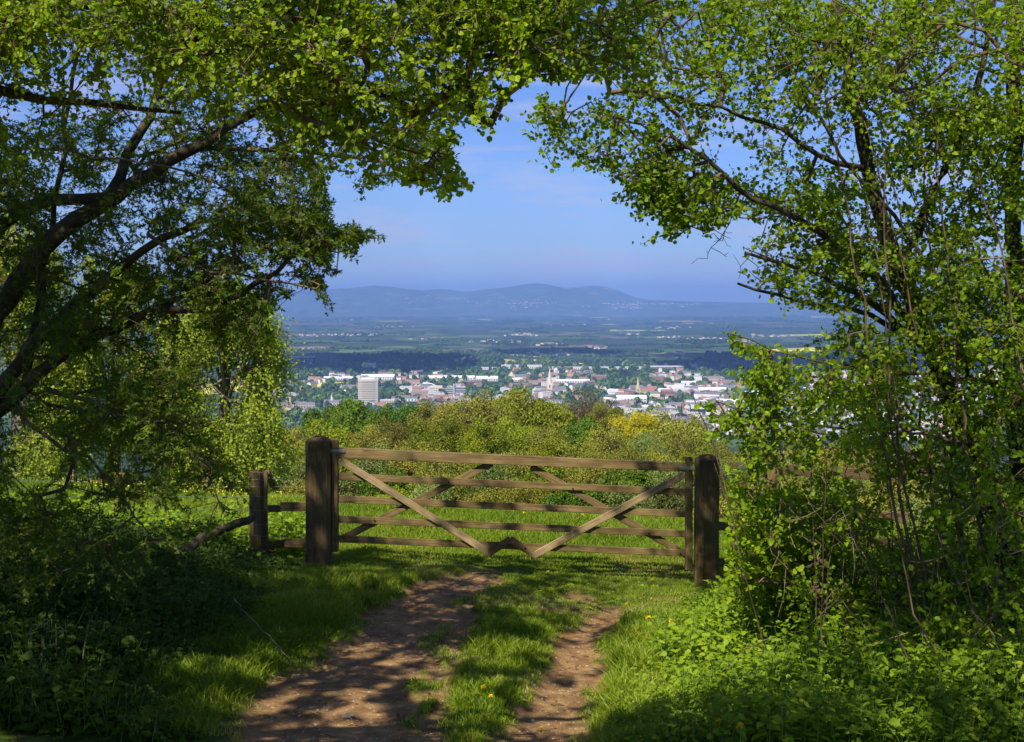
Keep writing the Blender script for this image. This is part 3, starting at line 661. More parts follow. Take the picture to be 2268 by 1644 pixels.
# ------------------------------------------------------------------ near trees and shrubs
# big hawthorn-leaved tree on the left: dark limbs rising to the right
TL = [
 limb([(-330, 1420, 11.2), (-280, 1200, 11.0), (-200, 1020, 10.8), (-120, 850, 10.6), (0, 690, 10.3), (90, 545, 10.1), (240, 440, 10.0), (360, 365, 9.9), (430, 330, 9.8), (520, 268, 9.7), (600, 232, 9.6), (720, 170, 9.4)], .16, .018),
 limb([(-260, 1150, 11.0), (-60, 960, 10.6), (20, 835, 10.4), (110, 722, 10.2), (250, 605, 10.0), (330, 552, 9.9), (380, 522, 9.8), (440, 490, 9.7)], .095, .022),
 limb([(-140, 1080, 10.8), (-30, 940, 10.6), (60, 850, 10.4), (130, 790, 10.3), (200, 745, 10.1), (330, 690, 10.0), (450, 686, 9.9), (520, 662, 9.8), (620, 592, 9.6), (690, 545, 9.5)], .075, .012),
 limb([(-150, 850, 10.7), (0, 484, 10.5), (120, 440, 10.2), (235, 436, 10.0)], .07, .04),
 limb([(55, 850, 10.4), (80, 700, 10.4), (100, 560, 10.3), (130, 400, 10.2), (150, 250, 10.1), (180, 60, 10)], .035, .012),
 limb([(330, 690, 10.0), (410, 655, 10.1), (450, 630, 10.2)], .03, .012),
 limb([(430, 330, 9.8), (500, 330, 9.9), (600, 325, 9.9), (700, 335, 9.8), (800, 350, 9.7), (900, 380, 9.6), (990, 400, 9.5)], .022, .006),
 limb([(240, 440, 10.0), (300, 300, 10.2), (370, 180, 10.4), (420, 40, 10.6), (440, -120, 10.8)], .045, .014),
 limb([(-60, 330, 10.2), (100, 328, 9.9), (230, 352, 9.7), (330, 356, 9.6), (400, 375, 9.5), (470, 402, 9.5)], .014, .006),
 limb([(330, 520, 9.8), (470, 610, 9.6), (560, 600, 9.5), (640, 630, 9.4), (700, 640, 9.4)], .016, .005),
 limb([(695, 355, 9.5), (697, 430, 9.5), (710, 500, 9.5), (716, 570, 9.5), (738, 610, 9.5)], .006, .003),
 limb([(100, 860, 10.2), (260, 900, 10.0), (380, 960, 9.9), (470, 1040, 9.8)], .022, .006),
 limb([(50, 930, 10.1), (180, 1010, 10.0), (280, 1100, 9.9), (330, 1180, 9.8)], .018, .005),
]
polyA = [(-150, 380), (150, 250), (420, 200), (700, 150), (900, 200), (1010, 300), (1035, 400), (975, 440), (900, 400), (860, 432), (800, 425), (760, 400), (725, 390), (735, 500), (850, 523), (792, 570), (745, 560), (748, 625), (730, 682), (690, 640), (640, 682), (600, 690), (570, 640), (605, 758), (545, 720), (480, 760), (420, 700), (300, 760), (-150, 760)]
polyB = [(-150, 700), (180, 720), (420, 720), (560, 752), (480, 790), (400, 860), (470, 1010), (545, 1075), (430, 1130), (250, 1120), (120, 1180), (-150, 1200)]
A = np.concatenate([
    fill(polyA, 1500, 9.5, 11.4, .42, .020, 1),
    fill([(430, 440), (660, 420), (700, 480), (740, 520), (850, 523), (792, 572), (750, 560), (748, 625), (728, 682), (690, 640), (640, 684), (595, 690), (570, 640), (604, 758), (540, 720), (450, 700)], 190, 9.2, 10.0, .46, .024, 2),
    fill([(690, 360), (720, 380), (728, 480), (735, 560), (750, 610), (700, 600), (695, 480)], 36, 9.45, 9.6),
    fill([(880, 250), (1035, 330), (1045, 410), (980, 442), (860, 400)], 60, 9.2, 9.8, .3, .02, 3),
    fill(polyB, 520, 9.4, 11.2, .49, .018, 4),
    fill([(735, 500), (800, 508), (850, 523), (852, 531), (800, 530), (790, 580), (775, 560), (740, 545)], 26, 9.4, 9.6),
    fill([(650, 600), (700, 600), (752, 606), (730, 684), (690, 640), (640, 640)], 22, 9.4, 9.6),
    fill([(430, 400), (700, 400), (735, 520), (640, 640), (600, 660), (430, 640)], 50, 9.2, 9.9, .45, .026, 6),
    fill([(560, 680), (610, 690), (606, 757), (590, 770), (540, 720)], 20, 9.4, 9.6),
    fill([(0, 1080), (300, 1060), (560, 1060), (480, 1180), (250, 1250), (0, 1300)], 120, 9.6, 10.6, .4, .012, 5)])
tree_l = plant('hawthorn_tree', tuple(P(-330, 1440, 11.2)), 'big dark leaning tree with curved limbs and small lobed leaves at the left', 'tree', TL, A,
    dict(n_side=3, k=9, length=.22, size=.038, droop=-.08, flat=.8), LOBED, M['haw'], growkw=dict(step=.16, tip=.0021, wander=.10))

# canopy of a second tree, broad leaves, reaching over the top of the picture
TC = [
 limb([(-700, 1900, 6.54), (-700, 1500, 6.54), (-650, 900, 6.46), (-560, 400, 6.38), (-350, 120, 6.31), (-80, -30, 6.23), (150, -10, 6.16), (330, 20, 6.08), (480, 60, 6.08), (620, 120, 6.08), (760, 190, 6.08), (900, 240, 6.08), (1020, 262, 6.08)], .16, .006),
 limb([(-350, 120, 6.31), (-100, 180, 6.23), (80, 220, 6.16), (250, 230, 6.16), (400, 250, 6.16)], .04, .008),
 limb([(-80, -30, 6.23), (200, -120, 6.31), (500, -110, 6.46), (800, -60, 6.54), (1000, 20, 6.54), (1130, 110, 6.46)], .06, .008),
 limb([(620, 120, 6.08), (700, 220, 6.00), (760, 300, 6.00), (840, 330, 6.00), (940, 345, 5.93)], .016, .004),
 limb([(480, 60, 6.08), (600, 200, 6.00), (640, 280, 6.00), (700, 370, 6.00)], .014, .004),
]
def thinc(A_):
    ax, ay, _ = seen(A_); return A_[rng.random(len(A_)) < 1 - .55 * sm(90, 210, ay)]
polyC = [(-200, -50), (1200, -50), (1240, 60), (1200, 150), (1175, 230), (1100, 265), (1060, 285), (960, 250), (900, 300), (820, 300), (740, 350), (640, 250), (520, 210), (420, 150), (250, 130), (100, 170), (-200, 220)]
A = np.concatenate([fill([(950, -60), (1420, -60), (1420, 165), (1200, 165), (1085, 168), (1000, 150)], 170, 5.62, 6.16, .15, .02, 31), fill([(970, 330), (1045, 400), (1045, 418), (1003, 440), (990, 447), (900, 400)], 22, 5.93, 6.00), fill([(1060, 265), (1130, 265), (1100, 300), (1060, 290)], 8, 5.93, 6.00), fill([(1100, 190), (1180, 160), (1130, 215), (1135, 262)], 10, 5.93, 6.00), thinc(fill(polyC, 1500, 5.3, 6.3, .40, .022, 7)), fill([(600, 180), (980, 230), (960, 300), (1030, 300), (1000, 400), (800, 430), (780, 340), (640, 300)], 75, 5.85, 6.23, .4, .02, 8), fill([(-200, 150), (200, 150), (100, 330), (-200, 480)], 60, 5.78, 6.54, .45, .02, 9),])
tree_c = plant('lime_tree', tuple(P(-700, 1520, 6.54)), 'broad leaved bright green tree whose boughs cross the top left of the view', 'tree', TC, A,
    dict(n_side=3, k=9, length=.22, size=.0245, droop=-.10, flat=.85), ROUND, M['canopy'], growkw=dict(step=.14, tip=.0021, wander=.10))

# hazel on the right with many stems
TR = [
 limb([(2330, 1500, 12.0), (2230, 1230, 12.0), (2150, 1000, 11.9), (2074, 800, 11.8), (1984, 600, 11.7), (1924, 375, 11.6), (1880, 180, 11.5), (1840, -60, 11.4)], .13, .035),
 limb([(2150, 1000, 11.9), (2060, 780, 11.6), (1960, 625, 11.3), (1860, 548, 11.1), (1759, 480, 10.9), (1700, 450, 10.8), (1634, 420, 10.7), (1560, 350, 10.6), (1484, 300, 10.5)], .058, .013),
 limb([(2074, 800, 11.8), (1990, 720, 11.5), (1934, 668, 11.3), (1870, 640, 11.2), (1809, 605, 11.1), (1750, 590, 11.0), (1709, 575, 10.9), (1650, 560, 10.8)], .038, .011),
 limb([(2000, 740, 11.6), (1914, 682, 11.4), (1850, 676, 11.2), (1784, 670, 11.1), (1720, 655, 11.0), (1684, 643, 11.0), (1634, 628, 10.9)], .028, .010),
 limb([(2280, 1300, 12.2), (2250, 900, 12.2), (2244, 500, 12.2), (2250, 200, 12.2), (2240, -100, 12.2)], .10, .05),
 limb([(1984, 600, 11.7), (2060, 450, 11.7), (2150, 250, 11.7), (2200, 0, 11.7)], .05, .02),
 limb([(1924, 375, 11.6), (1850, 360, 11.4), (1780, 320, 11.3), (1700, 270, 11.2), (1600, 240, 11.1), (1450, 200, 11.0)], .03, .008),
 limb([(2180, 1040, 11.8), (2120, 700, 11.6), (2000, 500, 11.4), (1860, 350, 11.2), (1780, 200, 11.0), (1700, 60, 10.9)], .028, .010),
 limb([(1709, 575, 10.9), (1680, 560, 10.9), (1645, 548, 10.9)], .010, .004),
 limb([(1700, 482, 10.85), (1660, 482, 10.8), (1640, 483, 10.8)], .010, .006),
 limb([(1950, -200, 11.2), (1700, -80, 10.6), (1500, -20, 10.2), (1350, 40, 9.9), (1230, 100, 9.7)], .05, .012),
 limb([(2250, 330, 12.1), (2150, 320, 11.6), (2080, 350, 11.3), (2020, 370, 11.2)], .03, .02),
 limb([(2280, 850, 11.5), (2000, 830, 11.0), (1850, 800, 10.7), (1720, 780, 10.5), (1620, 740, 10.4)], .022, .004),
 limb([(2290, 1010, 11.4), (2040, 960, 11.0), (1850, 950, 10.7), (1700, 930, 10.5), (1590, 890, 10.4)], .018, .004),
]
for k in range(9):
    x0 = rng.uniform(1960, 2300); d = rng.uniform(10.4, 11.6); x1 = x0 - rng.uniform(10, 220)
    TR.append(limb([(x0 + 60, 1330, d + .2), (x0, 1000, d), ((x0 * .6 + x1 * .4), 650, d), (x1, rng.uniform(150, 380), d)], rng.uniform(.012, .02), .005, .2, .015))
def thin(A_):
    ax, ay, _ = seen(A_); return A_[rng.random(len(A_)) < .28 + .72 * sm(1600, 2150, ax) + .4 * (ay < 230)]
polyR = [(1150, -60), (2580, -60), (2580, 1100), (1980, 1060), (1900, 900), (1860, 800), (1800, 730), (1760, 700), (1850, 640), (1750, 560), (1700, 520), (1640, 540), (1560, 520), (1500, 545), (1400, 548), (1440, 500), (1335, 452), (1390, 430), (1300, 375), (1185, 372), (1160, 320), (1150, 240), (1230, 235), (1320, 210), (1260, 180), (1170, 120)]
A = np.concatenate([
    thin(fill(polyR, 2850, 11.0, 12.3, .42, .020, 11)),
    fill([(1150, -60), (2580, -60), (2580, 200), (1800, 230), (1560, 200), (1400, 160), (1230, 170), (1150, 100)], 330, 9.8, 10.8, .36, .018, 12),
    fill([(1150, 235), (1240, 225), (1400, 260), (1560, 330), (1600, 450), (1500, 480), (1400, 420), (1230, 375), (1180, 365)], 190, 10.4, 11.0, .46, .022, 13),
    fill([(1560, 430), (1660, 450), (1640, 520), (1500, 548), (1398, 548), (1470, 500)], 50, 10.4, 10.9, .4, .02, 14),
    fill([(1605, 735), (1700, 790), (1840, 760), (1980, 800), (2010, 940), (1950, 1010), (1850, 960), (1740, 1010), (1580, 985), (1560, 890), (1640, 880), (1608, 840), (1680, 850), (1690, 820)], 90, 10.3, 10.9, .5, .022, 15),
    fill([(1650, 575), (1960, 560), (1960, 740), (1860, 720), (1720, 700)], 45, 10.9, 11.3, .48, .024, 17),
    fill([(1605, 735), (1720, 740), (1960, 740), (1960, 1010), (1600, 1010), (1560, 890)], 75, 10.3, 11.0, .54, .022, 18),
    fill([(1600, 490), (1960, 400), (1960, 600), (1700, 590)], 60, 10.8, 11.2, .48, .024, 19),
    fill([(1608, 735), (1660, 748), (1720, 780), (1720, 812), (1670, 800), (1628, 770)], 26, 10.35, 10.6),
    fill([(1548, 887), (1650, 905), (1720, 890), (1720, 990), (1640, 975), (1590, 935)], 40, 10.35, 10.7),
    fill([(1608, 838), (1700, 852), (1720, 880), (1650, 870)], 14, 10.35, 10.6),
    fill([(1640, 585), (1760, 610), (1800, 680), (1700, 650)], 20, 10.9, 11.1),
    fill([(1900, 560), (2300, 560), (2300, 1080), (1960, 1060)], 260, 10.4, 11.6, .46, .02, 16)])
hazel_loc = tuple(P(2330, 1500, 12.0))
tree_r = plant('hazel_tree', hazel_loc, 'tall many stemmed hazel filling the right side and arching over the opening', 'tree', TR, A,
    dict(n_side=3, k=7, length=.30, size=.040, droop=-.06, flat=.85), ROUND, M['hazel'], growkw=dict(step=.2, tip=.0027, wander=.11))

tb, _, _ = grow([limb([(1640, 425, 10.7), (1625, 480, 10.7), (1600, 520, 10.7), (1575, 548, 10.7)], .007, .003, .06, .01), limb([(1715, 470, 10.8), (1690, 520, 10.8), (1665, 560, 10.8), (1640, 590, 10.8)], .006, .003, .06, .01)],
    np.concatenate([fill([(1540, 490), (1640, 470), (1640, 560), (1570, 600), (1530, 590)], 26, 10.65, 10.8), fill([(1620, 560), (1720, 520), (1730, 620), (1640, 640)], 26, 10.7, 10.9)]), step=.06, tip=.0019, wander=.25, expo=.3)
hl = np.array(hazel_loc); link('bare_twigs', tubemesh('bare_twigs', [(q - hl, r) for q, r in tb], M['bark']), tree_r)
# bush under the hazel
TB = []
for k in range(26):
    x0 = rng.uniform(1660, 2330); d = rng.uniform(9.6, 13.2); g = G(min(x0, 2268), 1250)
    x1 = x0 - rng.uniform(-120, 160); zt = rng.uniform(1010, 1180)
    b = P(x0, 1400, d); b[2] = float(H(b[0], b[1])) - .02
    tpt = P(x1, zt, d - .2); mid = (b + tpt) / 2 + rng.normal(0, .06, 3)
    TB.append(wlimb([b, mid, tpt], rng.uniform(.007, .014), .003, .2, .015))
polyU = [(1612, 1075), (1700, 1090), (1850, 1100), (2050, 1060), (2560, 1000), (2560, 1480), (1980, 1420), (1720, 1330), (1605, 1290), (1625, 1180)]
A = np.concatenate([fill(polyU, 900, 10.4, 13.6, .42, .018, 21), fill([(1612, 1075), (1700, 1100), (1900, 1110), (1930, 1360), (1720, 1330), (1605, 1290)], 480, 10.8, 12.6, .36, .02, 24), fill([(2000, 1000), (2560, 980), (2560, 1600), (2150, 1560)], 260, 9.4, 11, .46, .018, 22), fill([(1600, 1000), (2050, 960), (2050, 1090), (1620, 1075)], 40, 11, 12.5, .5, .02, 23)])
b0 = P(1950, 1400, 12.); b0[2] = H(b0[0], b0[1])
plant('thorn_bush', tuple(b0), 'tangled green bush under the hazel right of the right gate post', 'bush', TB, A,
    dict(n_side=2, k=8, length=.22, size=.042, droop=-.05, flat=.85), ROUND, M['hazel'], wood='stem', growkw=dict(step=.15, tip=.0026, wander=.16))
# upright pale shoots before the bush (elder) with feathered leaves
for k, (pts, lab) in enumerate([([(1733, 1340, 12.4), (1715, 1230, 12.4), (1690, 1130, 12.4), (1668, 1060, 12.4), (1660, 960, 12.4), (1664, 880, 12.4)], 'tall thin elder shoot with leaf tufts just right of the right gate post'),
      ([(1828, 1335, 12.0), (1838, 1250, 12.0), (1842, 1160, 12.0), (1800, 1110, 12.0), (1792, 1060, 12.0), (1795, 980, 12.0), (1790, 900, 12.0)], 'crooked yellow green forked elder stem standing in front of the side gate'),
      ([(1640, 1330, 11.5), (1622, 1180, 11.5), (1610, 1080, 11.5), (1570, 960, 11.5), (1538, 885, 11.5)], 'slim leaning elder shoot with dark tufts left of the side gate')]):
    q, r = limb(pts, .014, .004, .1, .006); root = empty('elder_shoot', tuple(q[0])); tag(root, lab, 'shoot', 'elder shoots beside the right gate post')
    link('stem', tubemesh('stem', [(q - q[0], r)], M['twig']), root)
    i = rng.integers(len(q) // 4, len(q), 26); T = q[i]; Dr = unit(rng.normal(0, 1, (26, 3)) * [1, 1, .4] + [0, 0, .35]); Dr[:5] = unit(rng.normal(0, .5, (5, 3)) + [0, 0, 1]); T[:5] = q[-1]
    a, b_, c, s_, sh = sprays(T, Dr, 1, 7, .13, .062, .3, .05, .6)
    link('crown', leaves('crown', LANCE, a - q[0], b_, c, s_, M['nettle']), root)
# dead canes and bare stems in the bush
can = []
for k in range(120):
    d = rng.uniform(9.6, 13); zx = rng.uniform(1640, 2290); zy = rng.uniform(1080, 1600 if d < 10.4 else 1420); p = P(zx, zy, d)
    a = rng.normal(0, 1, 3) * [1, .5, .8]; a /= np.linalg.norm(a); l = rng.uniform(.08, .32)
    can.append((wlimb([p - a * l, p + rng.normal(0, .05, 3), p + a * l], .0045, .002, .1, .01)))
for pts in ([(2268, 1360, 10.4), (2190, 1560, 9.9), (2130, 1580, 9.8)], [(1890, 1130, 11.2), (1950, 1230, 11.1), (2060, 1370, 10.9), (2150, 1480, 10.8)], [(1750, 1120, 11.8), (1850, 1165, 11.6), (1920, 1175, 11.5)], [(1790, 1170, 11.5), (1840, 1300, 11.2), (1905, 1460, 10.6), (1960, 1560, 10.2), (1995, 1640, 9.9)], [(1872, 1288, 11.2), (1908, 1330, 11.1), (1915, 1390, 11.1)],
            [(2268, 1130, 10.6), (2200, 1180, 10.5), (2080, 1250, 10.4), (2000, 1240, 10.3)], [(2290, 1500, 9.8), (2200, 1420, 9.9), (2120, 1300, 10.0), (2080, 1180, 10.1)]):
    can.append(limb(pts, .012, .004, .12, .008))
can0 = np.array(P(2000, 1400, 10.8))
tag(link('dead_canes', tubemesh('dead_canes', [(q - can0, r) for q, r in can], M['deadwood']), None, can0), 'tangle of pale dead canes and bare stems inside the bush at lower right', 'dead canes', kind='stuff')

# birch trees beyond the fence
def birch(cx, top, bot, wid, d, label, npt):
    base = P(cx, 1100, d); base[2] = float(H(base[0], base[1])); zb = base[2]
    tp = P(cx, top, d)
    lim = [wlimb([base, (base + tp) / 2 + rng.normal(0, .2, 3), tp], .17, .03, .4, .03)]
    for k in range(9):
        f = rng.uniform(.3, .85); s = base * (1 - f) + tp * f
        e = P(cx + rng.uniform(-.5, .5) * wid, top + (bot - top) * rng.uniform(.05, .5), d + rng.uniform(-2, 2))
        lim.append(wlimb([s, (s + e) / 2 + [0, 0, .4], e], .045, .015, .4, .03))
    hw = wid / 2
    poly = [(cx - hw * .25, top), (cx + hw * .3, top + 20), (cx + hw * .75, top + (bot - top) * .22), (cx + hw * 1.0, top + (bot - top) * .5), (cx + hw * .95, bot - 60), (cx + hw * .6, bot), (cx - hw * .7, bot), (cx - hw, bot - 90), (cx - hw * .95, top + (bot - top) * .45), (cx - hw * .6, top + (bot - top) * .2)]
    A = fill(poly, npt, d - wid / F * d * .42, d + wid / F * d * .42, .40, .016, int(cx) % 13)
    return plant('birch_tree', tuple(base), label, 'tree', lim, A, dict(n_side=3, k=11, length=.62, size=.058, droop=-.75, flat=.9, spread=.5, prune=False), RHOMB, M['birch'], growkw=dict(step=.5, tip=.004, wander=.1, sag=.2), bark=M['birchbark'], group='birches beyond the left fence')
birch(500, 610, 1045, 225, 25., 'weeping yellow green birch at the right edge of the birches, at the open view', 2100)
birch(250, 560, 1060, 330, 28., 'tallest weeping birch, yellow green behind the dark leaning limbs', 1900)
birch(30, 480, 1050, 300, 26., 'yellow green birch at the far left edge behind the hawthorn', 1200)

# ------------------------------------------------------------------ unseen boughs added overhead, set along the sun's rays to shade chosen areas
FLW = 1
def shade_pts(poly, n, z0, z1, clump=0., cs=.012, seed=0, gz=0.):
    p = np.asarray(poly, float); got = []; c = 0
    while c < n:
        x = rng.uniform(p[:, 0].min(), p[:, 0].max(), 2000); y = rng.uniform(p[:, 1].min(), p[:, 1].max(), 2000)
        k = inpoly(x, y, p); x, y = x[k], y[k]
        if clump:
            w = vnoise(x, y * 2.2, cs, seed + 50) * .6 + vnoise(x, y * 2.2, cs * 2.4, seed + 51) * .4
            k = rng.random(len(x)) < np.clip((w - clump) * 6, 0, 1); x, y = x[k], y[k]
        d = CAMZ * F / (y - HORIZ); g = P(x, y, d); g[:, 2] = gz
        h = rng.uniform(z0, z1, len(x)); got.append(g + S[None] * ((h - gz) / S[2])[:, None]); c += len(x)
    return np.concatenate(got)[:n]
OS = [wlimb([(-6.8, 1.2, 0), (-6.6, 1.6, 3.0), (-6.0, 2.4, 5.6), (-5.0, 4.0, 6.9), (-4.0, 5.6, 7.3), (-3.0, 7.2, 7.4)], .24, .03),
      wlimb([(-6.0, 2.4, 5.6), (-4.2, 2.8, 7.0), (-2.5, 3.6, 7.4), (-.6, 4.6, 7.3), (1.2, 5.2, 7.0)], .10, .02),
      wlimb([(-6.3, 2.0, 4.5), (-6.4, 4.0, 6.0), (-6.2, 6.4, 6.8), (-5.6, 8.6, 7.0)], .10, .02)]
polyS1 = [(-150, 1262), (860, 1262), (900, 1300), (780, 1340), (640, 1420), (560, 1480), (500, 1700), (-300, 1700), (-300, 1262)]
polyS2 = [(860, 1285), (1120, 1262), (1230, 1300), (1060, 1330), (1120, 1420), (1200, 1520), (1260, 1600), (1100, 1560), (1010, 1500), (960, 1400), (800, 1420), (640, 1480), (660, 1400), (800, 1330)]
A = np.concatenate([
    shade_pts(polyS1, 700, 6.0, 7.6),
    shade_pts(polyS2, 130, 6.0, 7.2, .46, .016, 1), shade_pts([(640, 1560), (800, 1380), (1000, 1310), (1160, 1320), (1000, 1460), (940, 1600)], 150, 6.0, 7.2, .40, .02, 6), shade_pts([(1180, 1380), (1360, 1380), (1320, 1600), (1120, 1640)], 50, 6.0, 7.2, .46, .02, 7),
    shade_pts([(500, 1560), (960, 1560), (960, 1720), (380, 1720)], 80, 6.0, 7.4, .40, .014, 2),
    shade_pts([(1400, 1590), (1620, 1530), (1800, 1470), (2300, 1440), (2400, 1720), (1330, 1720)], 190, 6.0, 7.4, .30, .012, 3),
    shade_pts([(1000, 1262), (1350, 1290), (1440, 1310), (1200, 1340), (1000, 1330)], 16, 6.0, 7.2, .5, .02, 4),
    # over the hawthorn and the left of the gate
    fill([(-150, 500), (420, 560), (500, 1180), (-150, 1180)], 190, 9.5, 11) + S[None] * rng.uniform(4.0, 6.0, (190, 1)),
    fill([(665, 950), (745, 950), (745, 1275), (665, 1275)], 30, 14.6, 14.7) + S[None] * rng.uniform(9.5, 11.0, (30, 1)),
    fill([(1525, 990), (1600, 990), (1600, 1320), (1525, 1320)], 14, 14.6, 14.7) + S[None] * rng.uniform(9.5, 11.0, (14, 1)),
    fill([(750, 980), (1520, 1010), (1520, 1240), (750, 1240)], 170, 14.6, 14.7, .3, .03, 9) + S[None] * rng.uniform(9.5, 11.0, (170, 1)),
    fill([(1880, 900), (2300, 860), (2300, 1500), (1950, 1450)], 130, 10.5, 11.5) + S[None] * rng.uniform(6.0, 8.0, (130, 1)),
    fill([(540, 1030), (600, 1030), (600, 1260), (540, 1260)], 20, 14.6, 14.7) + S[None] * rng.uniform(9.5, 11.0, (20, 1)),
])
A = A[(A[:, 2] > CAMZ + .235 * A[:, 1])]
plant('shade_tree', (-6.8, 1.2, 0), 'unseen tree added behind the camera so its boughs shade the track and gate', 'tree', OS, A,
    dict(n_side=4, k=8, length=.34, size=.085, droop=-.10, flat=.5, prune=False), RHOMB, M['canopy'], growkw=dict(step=.3, tip=.003, wander=.06))

# ------------------------------------------------------------------ grass
def blades(name, x, y, z, ln, wd, mat, lean=.35, rnd=None):
    n = len(x); a = rng.uniform(0, 2 * math.pi, n); b = rng.uniform(0, 2 * math.pi, n)
    s = np.stack([np.cos(a), np.sin(a), np.zeros(n)], -1); l = np.stack([np.cos(b), np.sin(b), np.zeros(n)], -1) * (lean * rng.uniform(.2, 1.6, n))[:, None]
    base = np.stack([x, y, z - .01], -1); up = np.array([0, 0, 1.])
    mid = base + ln[:, None] * (up * .58 + l * .28); tip = base + ln[:, None] * (up * .92 + l * 1.0)
    w = wd[:, None] * s
    V = np.stack([base - w, base + w, mid - w * .8, mid + w * .8, tip], 1).reshape(-1, 3)
    i = np.arange(n)[:, None] * 5
    return npmesh(name, V, [np.concatenate([i, i + 1, i + 3, i + 2], 1), np.concatenate([i + 2, i + 3, i + 4], 1)], mat, False, rnd=np.repeat(rng.random(n) if rnd is None else rnd, 5))
def scatter(n, y0, y1):
    y = y0 + (y1 - y0) * rng.random(n); x = (rng.random(n) * 2 - 1) * (y * .46 + .5); return x, y
x, y = scatter(620000, 8.9, 15.6); den = y * .46 + .5; k = rng.random(len(x)) < den / 7.7; x, y = x[k], y[k]
rm = rutmask(x, y)
keep = rng.random(len(x)) < np.clip(1.0 - rm * 1.08, .018, 1) * (1 - .55 * (vnoise(x, y, 5, 61) > .62) * (y > 12.5)); x, y, rm = x[keep], y[keep], rm[keep]
zc = np.interp(y, LRT[0], LRT[2]); zr = np.interp(y, RRT[0], RRT[1])
cen = sm(0, .3, x - zc - .12) * sm(0, .15, zr - x) * (1 - sm(12.0, 13.3, y))
rv = sm(0, .2, x - np.interp(y, RRT[0], RRT[2])) * (1 - sm(12.6, 13.6, y)); lv = sm(0, .25, np.interp(y, LRT[0], LRT[1]) - x) * (1 - sm(13.6, 14.6, y))
tuf = vnoise(x, y, 3.2, 62); tuf2 = vnoise(x, y, 11, 63)
ln = (.028 + .085 * cen * tuf * 1.3 + .12 * rv * (.4 + tuf) + .11 * lv * (.3 + tuf) + .02 * tuf2) * rng.uniform(.5, 1.35, len(x)); ln[rm > .6] *= .6
g1 = blades('grass', x, y, H(x, y), ln, .0022 + ln * .022, M['grass'], .55, np.clip(.55 * vnoise(x, y, 1.4, 64) + .45 * rng.random(len(x)) + .22 * (ln < .05), 0, 1))
gr = link('grass', g1); tag(gr, 'grass on the verges, between the wheel ruts and by the gate', 'grass', kind='stuff')
y = 15.4 + 7.0 * rng.random(490000) ** .9; x = (rng.random(len(y)) * 2 - 1) * (y * .45 + .5)
z = H(x, y); tf = vnoise(x, y, 1.6, 66)
ln = (.05 + .12 * tf * sm(15.8, 17.5, y) + .05 * sm(18, 20, y)) * rng.uniform(.5, 1.3, len(x))
g2 = blades('meadow', x, y, z, ln, .003 + ln * .018, M['grass'], .45, np.clip(.5 * vnoise(x, y * .6, .9, 67) + .4 * rng.random(len(x)) + .05, 0, 1))
tag(link('meadow_grass', g2), 'sunlit meadow grass beyond the gate', 'grass', kind='stuff')

# ------------------------------------------------------------------ herbs and undergrowth
def herbs(name, label, cat, gx, gy, hgt, shape, mat, size, pairs=5, spread=1.0, whorl=2, stemmat='stem'):
    n = len(gx); gz = H(gx, gy); lean = rng.normal(0, .22, (n, 2)) * spread
    t = (np.arange(pairs) + .8) / pairs
    base = np.stack([gx, gy, gz], -1)
    axis = np.concatenate([lean, np.ones((n, 1))], 1) * hgt[:, None]
    pos = base[:, None, None] + (axis[:, None] * t[None, :, None])[:, :, None, :] + np.zeros((1, 1, whorl, 1))
    a = rng.uniform(0, 2 * math.pi, (n, 1, 1)) + np.arange(pairs)[None, :, None] * 1.6 + np.arange(whorl)[None, None] * (2 * math.pi / whorl) + rng.normal(0, .3, (n, pairs, whorl))
    dr = np.stack([np.cos(a), np.sin(a), rng.normal(-.12, .28, a.shape)], -1)
    pos = pos + dr * .2 * size * np.array([1, 1, 0])
    nm = np.stack([rng.normal(0, .45, a.shape), rng.normal(-.15, .45, a.shape), np.ones(a.shape)], -1)
    sz = size * rng.uniform(.55, 1.3, a.shape) * (1.1 - .5 * t[None, :, None]) * np.clip(hgt / hgt.mean(), .7, 1.2)[:, None, None]
    rr = np.clip(.5 * vnoise(gx, gy, 1.7, 71)[:, None, None] + .5 * rng.random(a.shape), 0, 1)
    o = link(name, leaves(name, shape, pos.reshape(-1, 3), dr.reshape(-1, 3), nm.reshape(-1, 3), sz.reshape(-1), mat, rr.reshape(-1)))
    tag(o, label, cat, kind='stuff')
    st = [(np.stack([base[i], base[i] + axis[i] * .5 + [0, 0, 0], base[i] + axis[i]]), np.array([.003, .0025, .0015])) for i in range(n)]
    link('stems', tubemesh('stems', st, M[stemmat]), o)
    return o
rb = [(1262, 1612), (1290, 1600), (1330, 1490), (1400, 1420), (1480, 1370), (1560, 1340), (1644, 1325), (1720, 1310)]
rby = np.array([CAMZ * F / (a - HORIZ) for a, b in rb]); rbx = np.array([(b - CX) / F * CAMZ * F / (a - HORIZ) for a, b in rb]); o_ = np.argsort(rby)
y = rng.uniform(8.7, 14.6, 11500); x = (rng.random(len(y)) * (y * .49 + .4)); ed = x - np.interp(y, rby[o_], rbx[o_]) - (vnoise(x, y, 2, 81) - .5) * .25
k = (ed > .06) & (rng.random(len(x)) < sm(-.1, .5, ed) * .8 + .1); x, y, ed = x[k], y[k], ed[k]
k = np.arange(len(x)) % 3 != 0
hg = (.10 + .30 * sm(0, .9, ed) * (.5 + vnoise(x, y, 1.8, 82))) * rng.uniform(.6, 1.25, len(x))
herbs('nettles', 'bright nettles and goosegrass on the right verge of the track', 'nettles', x[k], y[k], hg[k], NETTLE, M['nettle'], .088)
herbs('ground_ivy', 'low round leaved weeds between the nettles on the right bank', 'weeds', x[~k], y[~k], hg[~k] * .8, ROUND, M['nettle'], .055, 4, 1.4)
lb = [(1240, 640), (1290, 660), (1350, 650), (1420, 620), (1500, 540), (1580, 470), (1644, 430), (1720, 400)]
